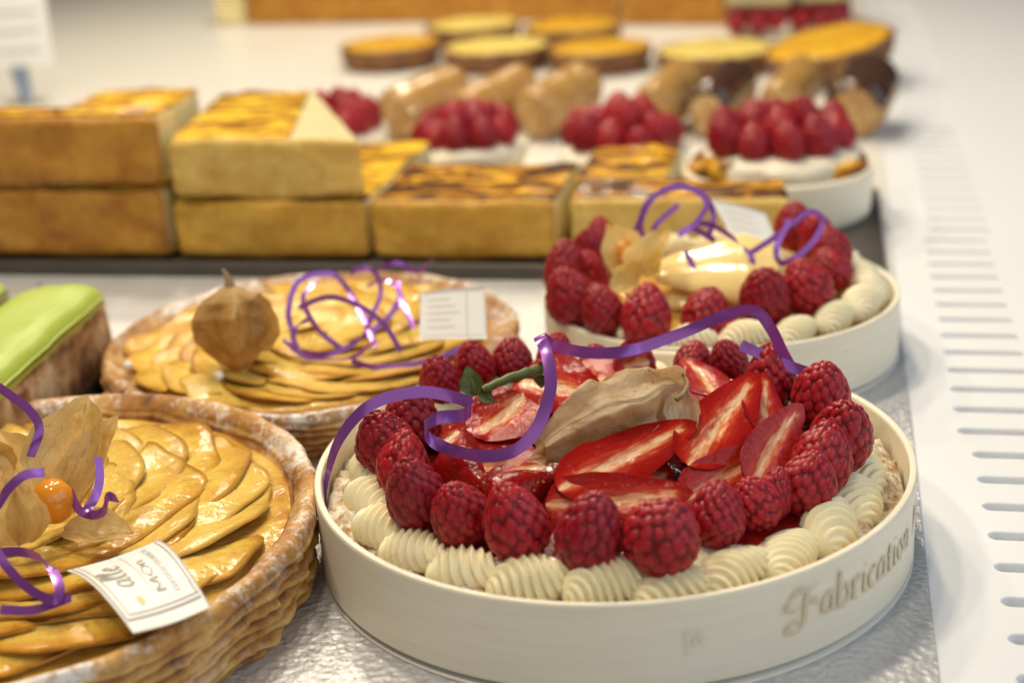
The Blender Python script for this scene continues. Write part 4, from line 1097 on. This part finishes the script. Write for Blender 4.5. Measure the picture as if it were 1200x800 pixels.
# ------------------------------------------------------------------ green-iced pastries at the left edge
def lime_pastry(px_a, px_b, width, H, label, seed, zt):
    a = P(*px_a, zt); b = P(*px_b, zt); a = a.copy(); b = b.copy(); mid = (a + b) / 2; ang_ = math.atan2(b[1] - a[1], b[0] - a[0]); L = float(np.hypot(*(b - a)[:2]))
    t = thing('iced_eclair', label, 'pastry', (mid[0], mid[1], 0.02), ang_, 'lime iced pastries')
    nt, na = 60, 48; T, A = np.meshgrid(np.linspace(0, 1, nt), np.linspace(0, 2 * np.pi, na, endpoint=False), indexing='ij')
    e = np.clip(1 - np.abs(2 * T - 1) ** 8, 0, 1) ** 0.45
    ca, sa = np.cos(A), np.sin(A); sq = lambda q: np.sign(q) * np.abs(q) ** 0.45
    v_ = np.stack([(T - 0.5) * L, -width / 2 * e * sq(ca), H * 0.46 * e * sq(sa) + H * 0.46], -1).reshape(-1, 3)
    lay = v_[:, 2] * 2.6 + 0.8 * vnoise(v_ * 0.5, seed); fr = lay % 1
    v_ += 0.12 * fbm(v_ * 0.9, seed)[:, None]; v_[:, 1] *= 1 + 0.07 * (fr - 0.5)
    mk('pastry_body', v_, [tuple(reversed(q)) for q in gridf(nt, na, cv=True)], MT['choux_layer'], t, attrs={'lay': fr})
    T, A = np.meshgrid(np.linspace(0.01, 0.99, nt), np.linspace(0.5, math.pi - 0.5, 28), indexing='ij'); e = np.clip(1 - np.abs(2 * T - 1) ** 8, 0, 1) ** 0.45
    up_ = np.stack([(T - 0.5) * (L + .1), -(width / 2 + 0.1) * e * sq(np.cos(A)), (H * 0.46 + 0.2) * e * sq(np.sin(A)) + H * 0.47], -1).reshape(-1, 3)
    low = up_[:, 2] < H * 0.8; up_[:, 2] += np.where(low, 0.25 * vnoise(up_ * 0.9, seed + 4), 0); up_ += 0.05 * fbm(up_ * 0.7, seed + 3)[:, None]
    dn_ = up_.copy(); dn_[:, 2] -= 0.3; n0 = len(up_); g = gridf(nt, 28)
    mk('icing', np.vstack([up_, dn_]), g + [tuple(k + n0 for k in reversed(q)) for q in g] + [(i * 28, (i + 1) * 28, (i + 1) * 28 + n0, i * 28 + n0) for i in range(nt - 1)], MT['lime'], t)
    k = 10; U, V = np.meshgrid(np.linspace(-L / 2 - 0.4, L / 2 + 1.2, 30), np.linspace(-1, 1, 11), indexing='ij')
    pv_ = np.stack([U, V * (width / 2 + 0.35), 0.05 + 1.3 * np.abs(V) ** 6 + 0.6 * np.clip(U - L / 2, 0, 2)], -1).reshape(-1, 3)
    mk('paper_cup', pv_, gridf(30, 11), MT['brownpaper'], t)


lime_pastry((-85, 452), (84, 316), 3.6, 4.5, 'lime green iced long pastry with brown layered sides in a dark paper', 5, 4.5)
lime_pastry((-150, 380), (-16, 322), 3.4, 2.6, 'lime green iced pastry almost hidden behind the longer lime pastry', 6, 2.6)


# ------------------------------------------------------------------ dark tray with custard flans
TZ = 0.8
tray = thing('baking_tray', 'dark metal baking tray under the custard flan slices', 'tray', (-30, 73, 0))
v, f = rbox(-68, 2.4, 65.6, 80.5, 0.02, 0.55, 0.2, (30, 8, 2)); mk('tray_plate', v - [-30, 73, 0], f, MT['traydark'], tray)
v, f = rbox(-68, 2.4, 65.2, 65.7, 0.02, 0.8, 0.15, (30, 2, 2)); mk('tray_lip', v - [-30, 73, 0], f, MT['traydark'], tray)


def flan(label, quad, z0, z1, crust, skin, seed, crust_t=0.6, group='custard flan slices', filling='custard', skin_quad=None):
    q = np.array(quad, float); base = np.array([*q.mean(0), z0]); t = thing('flan_slice', label, 'flan', base, 0, group)
    ql = q - base[:2]
    dirl = ql[3] - ql[0]; dirr = ql[2] - ql[1]; k = crust_t / np.linalg.norm(dirl)
    fr = [ql[0], ql[1], ql[1] + dirr * k, ql[0] + dirl * k]
    v_, f_ = rbox(0, 10, 0, 1, 0, (z1 - z0), 0.42, (26, 3, 12), 0.0, seed)
    v_ = bilinear(v_, 0, 10, 0, 1, fr); v_ += (0.17 * fbm(v_ * 0.45 + seed, seed))[:, None] * np.array([0.8, -1, 0.8]) + (0.05 * fbm(v_ * 2.2 + seed, seed + 1))[:, None] * np.array([0.3, -1, 0.3])
    mk('crust', v_, f_, MT[crust], t)
    back = [ql[0] + dirl * k * 1.02, ql[1] + dirr * k * 1.02, ql[2], ql[3]]
    v_, f_ = rbox(0, 10, 0, 10, 0.42, (z1 - z0) - 0.12, 0.15, (14, 14, 6), 0.0, seed)
    v_ = bilinear(v_, 0, 10, 0, 10, back); v_ += 0.05 * fbm(v_ * 0.8, seed + 2)[:, None] * np.array([1, 1, 0.3])
    mk('custard', v_, f_, MT[filling], t)
    v_, f_ = rbox(0, 10, 0, 10, 0.0, 0.4, 0.1, (8, 8, 2)); v_ = bilinear(v_, 0, 10, 0, 10, back); mk('base_crust', v_, f_, MT['crust_pale'], t)
    v_, f_ = rbox(0.05, 9.95, 0.02, 9.98, 0, 0.16, 0.06, (20, 20, 2)); v_[:, 2] += 0.10 * fbm(v_ * 0.6, seed + 5) + 0.04
    v_ = bilinear(v_, 0, 10, 0, 10, back if skin_quad is None else np.array(skin_quad) - base[:2]); v_[:, 2] += (z1 - z0) - 0.14; mk('burnt_skin', v_, f_, MT[skin], t)
    return t


Y0 = 66.1
flan('thick browned custard flan slice at the bottom of the pair furthest from the raspberry tartlets', [(-46, Y0), (-32.9, Y0), (-33.2, 76), (-46, 76)], TZ, 4.25, 'crust_brown', 'burnt', 1)
flan('orange-brown custard flan slice on top of the pair furthest from the raspberry tartlets', [(-46, Y0), (-32.7, Y0), (-32.9, 69), (-46, 68.4)], 4.5, 7.95, 'crust_brown', 'burnt', 2)
flan('burnt-topped flan slice behind the orange-brown top slice of the stack', [(-39.6, 69.3), (-33.6, 69.3), (-34.6, 76), (-40.2, 76)], 4.42, 7.5, 'crust_gold', 'burnt', 9)
flan('golden custard flan slice under the pale flan slice', [(-32.3, Y0), (-22.3, Y0), (-22.3, 79), (-32.6, 79)], TZ, 3.65, 'crust_gold', 'burnt', 3)
flan('pale crusted custard flan wedge with a bare cream corner, stacked on the golden slice', [(-32.1, Y0 - 0.1), (-22.1, Y0 - 0.1), (-28.6, 78.5), (-34.3, 78.5)], 3.92, 6.75, 'crust_pale', 'burnt', 4, filling='custard_pale', skin_quad=[(-32.1, 66.7), (-25.9, 66.7), (-29.0, 78.5), (-34.3, 78.5)])
flan('single golden flan slice on the tray beside the stacked pair', [(-22.0, Y0), (-12.9, Y0), (-12.9, 73.6), (-22.0, 73.6)], TZ, 3.65, 'crust_gold', 'burnt2', 6)
flan('single flan slice on the tray behind the pear tart', [(-12.2, Y0 + 0.1), (-1.9, Y0), (-2.4, 69.6), (-12.2, 69.9)], TZ, 3.7, 'crust_pale', 'burnt2', 7)

flan('short burnt-topped flan slice tucked between the single slice and the round white tart', [(-12.5, 70.3), (-8.0, 70.3), (-8.0, 77), (-12.5, 77)], TZ, 3.75, 'crust_gold', 'burnt2', 8)

# round burnt-cream tart in a white round box at the tray's end
rb = thing('round_tart', 'round white-cased cake with caramelised amber top, cream and raspberries, at the tray end', 'tart', (-2.9, 75.6, 0.56))
v, f, ang, _ = lathe(dense([(4.6, 0.0), (4.75, 0.3), (4.9, 2.2), (4.85, 2.5), (4.65, 2.5), (4.5, 2.2), (4.5, 1.6)], 30), 90); mk('case_wall', v, f, MT['whitecream'], rb)
v, f, ang, _ = lathe(dense([(4.5, 0.9), (4.5, 1.7), (4.0, 1.8), (0.02, 1.8)], 20), 90); mk('filling', v, f, MT['choc'], rb)
v, f = rbox(-4.6, 4.6, -1.4, 3.6, 1.75, 2.75, 0.3, (24, 10, 4), 0.2, 5, 0.8)
k = np.hypot(v[:, 0], v[:, 1]); v[:, :2] *= np.minimum(1, 4.6 / np.maximum(k, 1e-6))[:, None]
mk('caramel_top', v, f, MT['burnt2'], rb)


# ------------------------------------------------------------------ small raspberry tartlets behind the flans
def berry_heap(t, R, z, seed, me, s_=0.95, c=(0, 0)):
    r = random.Random(seed); sp = []
    for rr, n, zz in ((R * 0.78, 10, 0.0), (R * 0.36, 4, 0.55)):
        for a in np.linspace(0, 2 * math.pi, n, endpoint=False): sp.append((c[0] + rr * math.cos(a + seed), c[1] + rr * math.sin(a + seed), z + zz))
    for i, q in enumerate(sp):
        put('raspberry', me[i % len(me)], t, q, (r.uniform(-.35, .35), r.uniform(-.35, .35), r.uniform(0, 6)), s_ * r.uniform(0.9, 1.08))


def rtart(px, py, R, label, seed, zb=0.02, grp='small raspberry tartlets'):
    c = P(px, py, zb); t = thing('raspberry_tartlet', label, 'tartlet', c, 0, grp)
    v_, f_, *_ = lathe(dense([(R * 0.86, 0), (R * 0.95, 0.3), (R, 1.4), (R * 0.93, 1.5), (R * 0.8, 1.4), (0.02, 1.4)], 24), 60); mk('tartlet_shell', v_, f_, MT['crust_pale'], t)
    v_, f_, *_ = lathe(dense([(R * 1.0, 1.2), (R * 1.08, 1.9), (R * 0.98, 2.5), (R * 0.5, 2.7), (0.02, 2.7)], 24), 72); v_ += 0.16 * fbm(v_ * 0.9, seed)[:, None]; mk('cream', v_, f_, MT['whitecream'], t)
    berry_heap(t, R, 2.3, seed, RASP_FAR)


rtart(549, 214, 3.4, 'small raspberry tartlet between the coffee eclairs and the single flan slice', 1)
rtart(732, 217, 3.5, 'small raspberry tartlet on white cream behind the short burnt-topped flan slice', 2)
rtart(396, 198, 3.2, 'small raspberry tartlet mostly hidden behind the stacked flan slices', 4)
cc = PY(918, 182, 77.5); co = cc - np.array([-2.9, 75.6, 0.56])
v, f, *_ = lathe(dense([(4.1, -1.2), (4.3, -0.3), (4.0, 0.3), (2.2, 0.6), (0.02, 0.6)], 24), 72); v += 0.15 * fbm(v * 0.9, 3)[:, None]; mk('cream', v + co, f, MT['whitecream'], rb)
berry_heap(rb, 3.7, co[2] + 0.2, 3, RASP_FAR, 0.98, (co[0], co[1]))


# ------------------------------------------------------------------ eclairs, round tartlets, far slabs
def eclair(px, py, L, wd, H, rz, icing, label, seed, grp, body='choux'):
    c = P(px, py, 0); t = thing('eclair', label, 'eclair', c, rz, grp); t.rotation_euler = (0.12, 0, rz)
    nt, na = 40, 30; tt = np.linspace(0, 1, nt); A = np.linspace(0, 2 * np.pi, na, endpoint=False); T, AA = np.meshgrid(tt, A, indexing='ij')
    e = np.clip(1 - np.abs(2 * T - 1) ** 14, 0, 1) ** 0.5
    v_ = np.stack([wd / 2 * e * np.cos(AA), T * L, H * 0.47 * e * np.sin(AA) + H * 0.46], -1).reshape(-1, 3); v_ += 0.10 * fbm(v_ * 0.8, seed)[:, None]
    bd = mk('choux_body', v_, gridf(nt, na, cv=True), MT[body], t)
    A = np.linspace(0.25, math.pi - 0.25, 20); T, AA = np.meshgrid(np.linspace(0.03, 0.97, nt), A, indexing='ij'); e = np.clip(1 - np.abs(2 * T - 1) ** 14, 0, 1) ** 0.5
    up_ = np.stack([(wd / 2 + 0.08) * e * np.cos(AA), T * L, (H * 0.46 + 0.14) * e * np.sin(AA) + H * 0.47], -1).reshape(-1, 3); up_ += 0.07 * fbm(up_ * 0.8, seed + 3)[:, None]
    dn_ = up_.copy(); dn_[:, 2] -= 0.2; n0 = len(up_); g = gridf(nt, 20)
    rim = [i * 20 for i in range(nt)] + [(nt - 1) * 20 + j for j in range(1, 20)] + [i * 20 + 19 for i in range(nt - 2, -1, -1)] + [j for j in range(18, 0, -1)]
    mk('icing', np.vstack([up_, dn_]), [tuple(reversed(q)) for q in g] + [tuple(k + n0 for k in q) for q in g] + [(rim[(k + 1) % len(rim)], rim[k], rim[k] + n0, rim[(k + 1) % len(rim)] + n0) for k in range(len(rim))], MT[icing], bd)


g_ = 'eclairs lying side by side'
eclair(462, 167, 7, 3.6, 3.7, -0.50, 'coffee', 'coffee iced eclair at the end of the row, furthest from the chocolate ones', 1, g_)
eclair(545, 167, 7, 3.3, 3.7, -0.50, 'coffee', 'coffee iced eclair between two other coffee eclairs', 2, g_)
eclair(625, 167, 7, 3.4, 3.8, -0.42, 'coffee', 'coffee iced eclair beside a gap in the eclair row', 3, g_)
eclair(765, 165, 7, 2.9, 4.0, -0.27, 'coffee', 'coffee iced eclair next to a dark chocolate eclair', 4, g_)
eclair(828, 165, 7, 2.9, 3.9, -0.27, 'choc', 'dark chocolate eclair beside a coffee eclair', 5, g_)
eclair(912, 160, 7, 2.8, 3.7, -0.22, 'coffee', 'coffee iced eclair between two dark chocolate eclairs', 6, g_)
eclair(1000, 165, 7, 4.0, 4.0, -0.17, 'choc', 'chocolate eclair with open cream end at the board edge', 7, g_)


def tartlet(px, py, R, H, fill, label, seed, zb=0.0, rot=(0, 0, 0), grp='round custard tartlets'):
    c = P(px, py, zb); t = thing('custard_tartlet', label, 'tartlet', c, 0, grp); t.rotation_euler = rot
    v_, f_, ang_, _ = lathe(dense([(R * 0.82, 0), (R * 0.92, 0.2), (R, H * 0.8), (R * 0.98, H), (R * 0.92, H), (R * 0.86, H - 0.3), (0.02, H - 0.35)], 30), 80)
    v_ += 0.06 * fbm(v_ * 1.2, seed)[:, None]; mk('tartlet_shell', v_, f_, MT['crust_dark'], t)
    v_, f_, ang_, _ = lathe(dense([(R * 0.95, H - 0.35), (R * 0.92, H - 0.02), (R * 0.7, H + 0.18), (0.02, H + 0.25)], 24), 80); v_[:, 2] += 0.08 * fbm(v_ * 0.6, seed); mk('filling', v_, f_, MT[fill], t)


tartlet(460, 77, 4.5, 2.0, 'lemon', 'yellow round tartlet in dark crust at the row end by the bare board', 1)
tartlet(583, 79, 4.7, 1.9, 'lemon_pale', 'pale yellow round tartlet in dark crust between two deeper yellow ones', 2)
tartlet(703, 81, 4.4, 1.9, 'lemon', 'yellow round tartlet in dark crust beside the gap before the pale one', 3)
tartlet(840, 81, 5.0, 1.7, 'lemon_pale', 'wide pale round tartlet in front of the far custard slab', 4)
tartlet(975, 77, 4.9, 1.9, 'lemon', 'tilted amber tartlet with thick dark crust at the end of the row', 5, 1.2, (0.1, -0.16, 0))
tartlet(555, 50, 4.6, 1.8, 'lemon_pale', 'pale tartlet with a green garnish in the second row, before the far slab', 6)
tartlet(672, 52, 4.6, 1.8, 'lemon', 'amber tartlet in the second row, before the far slab', 7)

flan('long far custard slab with golden brown crust and pale cut end', [P(292, 30)[:2], P(722, 24)[:2], P(722, 24)[:2] + [0, 12], P(292, 30)[:2] + [-2, 12]], 0.02, 5.5, 'crust_brown', 'burnt', 11, group='far custard slabs')
flan('shorter far custard slab beside the raspberry layer slices', [P(728, 30)[:2], P(850, 30)[:2], P(850, 30)[:2] + [0, 10], P(728, 30)[:2] + [0, 10]], 0.02, 4.2, 'crust_brown', 'burnt', 12, group='far custard slabs')
q = P(276, 30)[:2]
flan('pale cut custard piece standing at the end of the far slab', [q + [-2.2, 0], q + [1.2, 0], q + [1.2, 9], q + [-2.2, 9]], 0.02, 5.0, 'custard', 'burnt', 13, group='far custard slabs')


def layer_slice(px, py, wd, H, label, seed):
    c = P(px, py, 0); t = thing('raspberry_slice', label, 'cake slice', c, 0, 'raspberry layer slices')
    for nm, a, b, mt, ov in (('bottom_sponge', 0.02, 0.28, 'whitecream', 0), ('raspberry_layer', 0.30, 0.55, 'rasp', 0.1), ('top_cream', 0.57, 1.0, 'custard_pale', 0.0)):
        v_, f_ = rbox(-wd / 2 - ov, wd / 2 + ov, -0.0 - ov, 9, a * H, b * H, 0.3, (14, 10, 4), 0.1, seed, 1.0)
        mk(nm, v_, f_, MT[mt], t)
    for i in range(4):
        put('raspberry', RASP_TINY[i % 2], t, ((i - 1.5) * wd / 4.2, 0.1, 0.2 * H), (1.2, 0, i), 0.95)


layer_slice(890, 45, 5.6, 5.0, 'pale layer cake slice with raspberries in its side, beside the far custard slab', 1)
layer_slice(962, 40, 5.0, 5.0, 'pale layer cake slice with a raspberry band at the end of the far row', 2)

# price sign
pb = P(32, 122, 0)
sg = thing('price_sign', 'blurred white price card on a small blue steel clip stand', 'sign', pb)
v, f = rbox(-1.6, 1.6, -1.0, 1.0, 0.02, 0.35, 0.15, (4, 4, 2)); mk('foot', v, f, MT['signbase'], sg)
v, f = tube([(0, 0, 0.3), (-0.1, 0.05, 1.6), (-0.35, 0.1, 3.0)], 0.55, 0.75); mk('clip', v, f, MT['clip'], sg)
v, f = rbox(-5.5, 2.6, 0.0, 0.15, 3.0, 9.0, 0.05, (4, 2, 4)); v[:, 1] += (v[:, 2] - 3) * 0.25; pc = mk('card', v, f, MT['paper'], sg, rot=(0, 0, 0.35))
for k in range(3):
    z = 4.2 + 1.5 * k; v, f = rbox(-4.8, 1.8, -0.05, -0.03, z, z + 0.35, 0.01, (4, 2, 2)); v[:, 1] += (z - 3) * 0.25 + (v[:, 2] - z) * .25; mk('print_line', v, f, MT['print_pale'], pc)
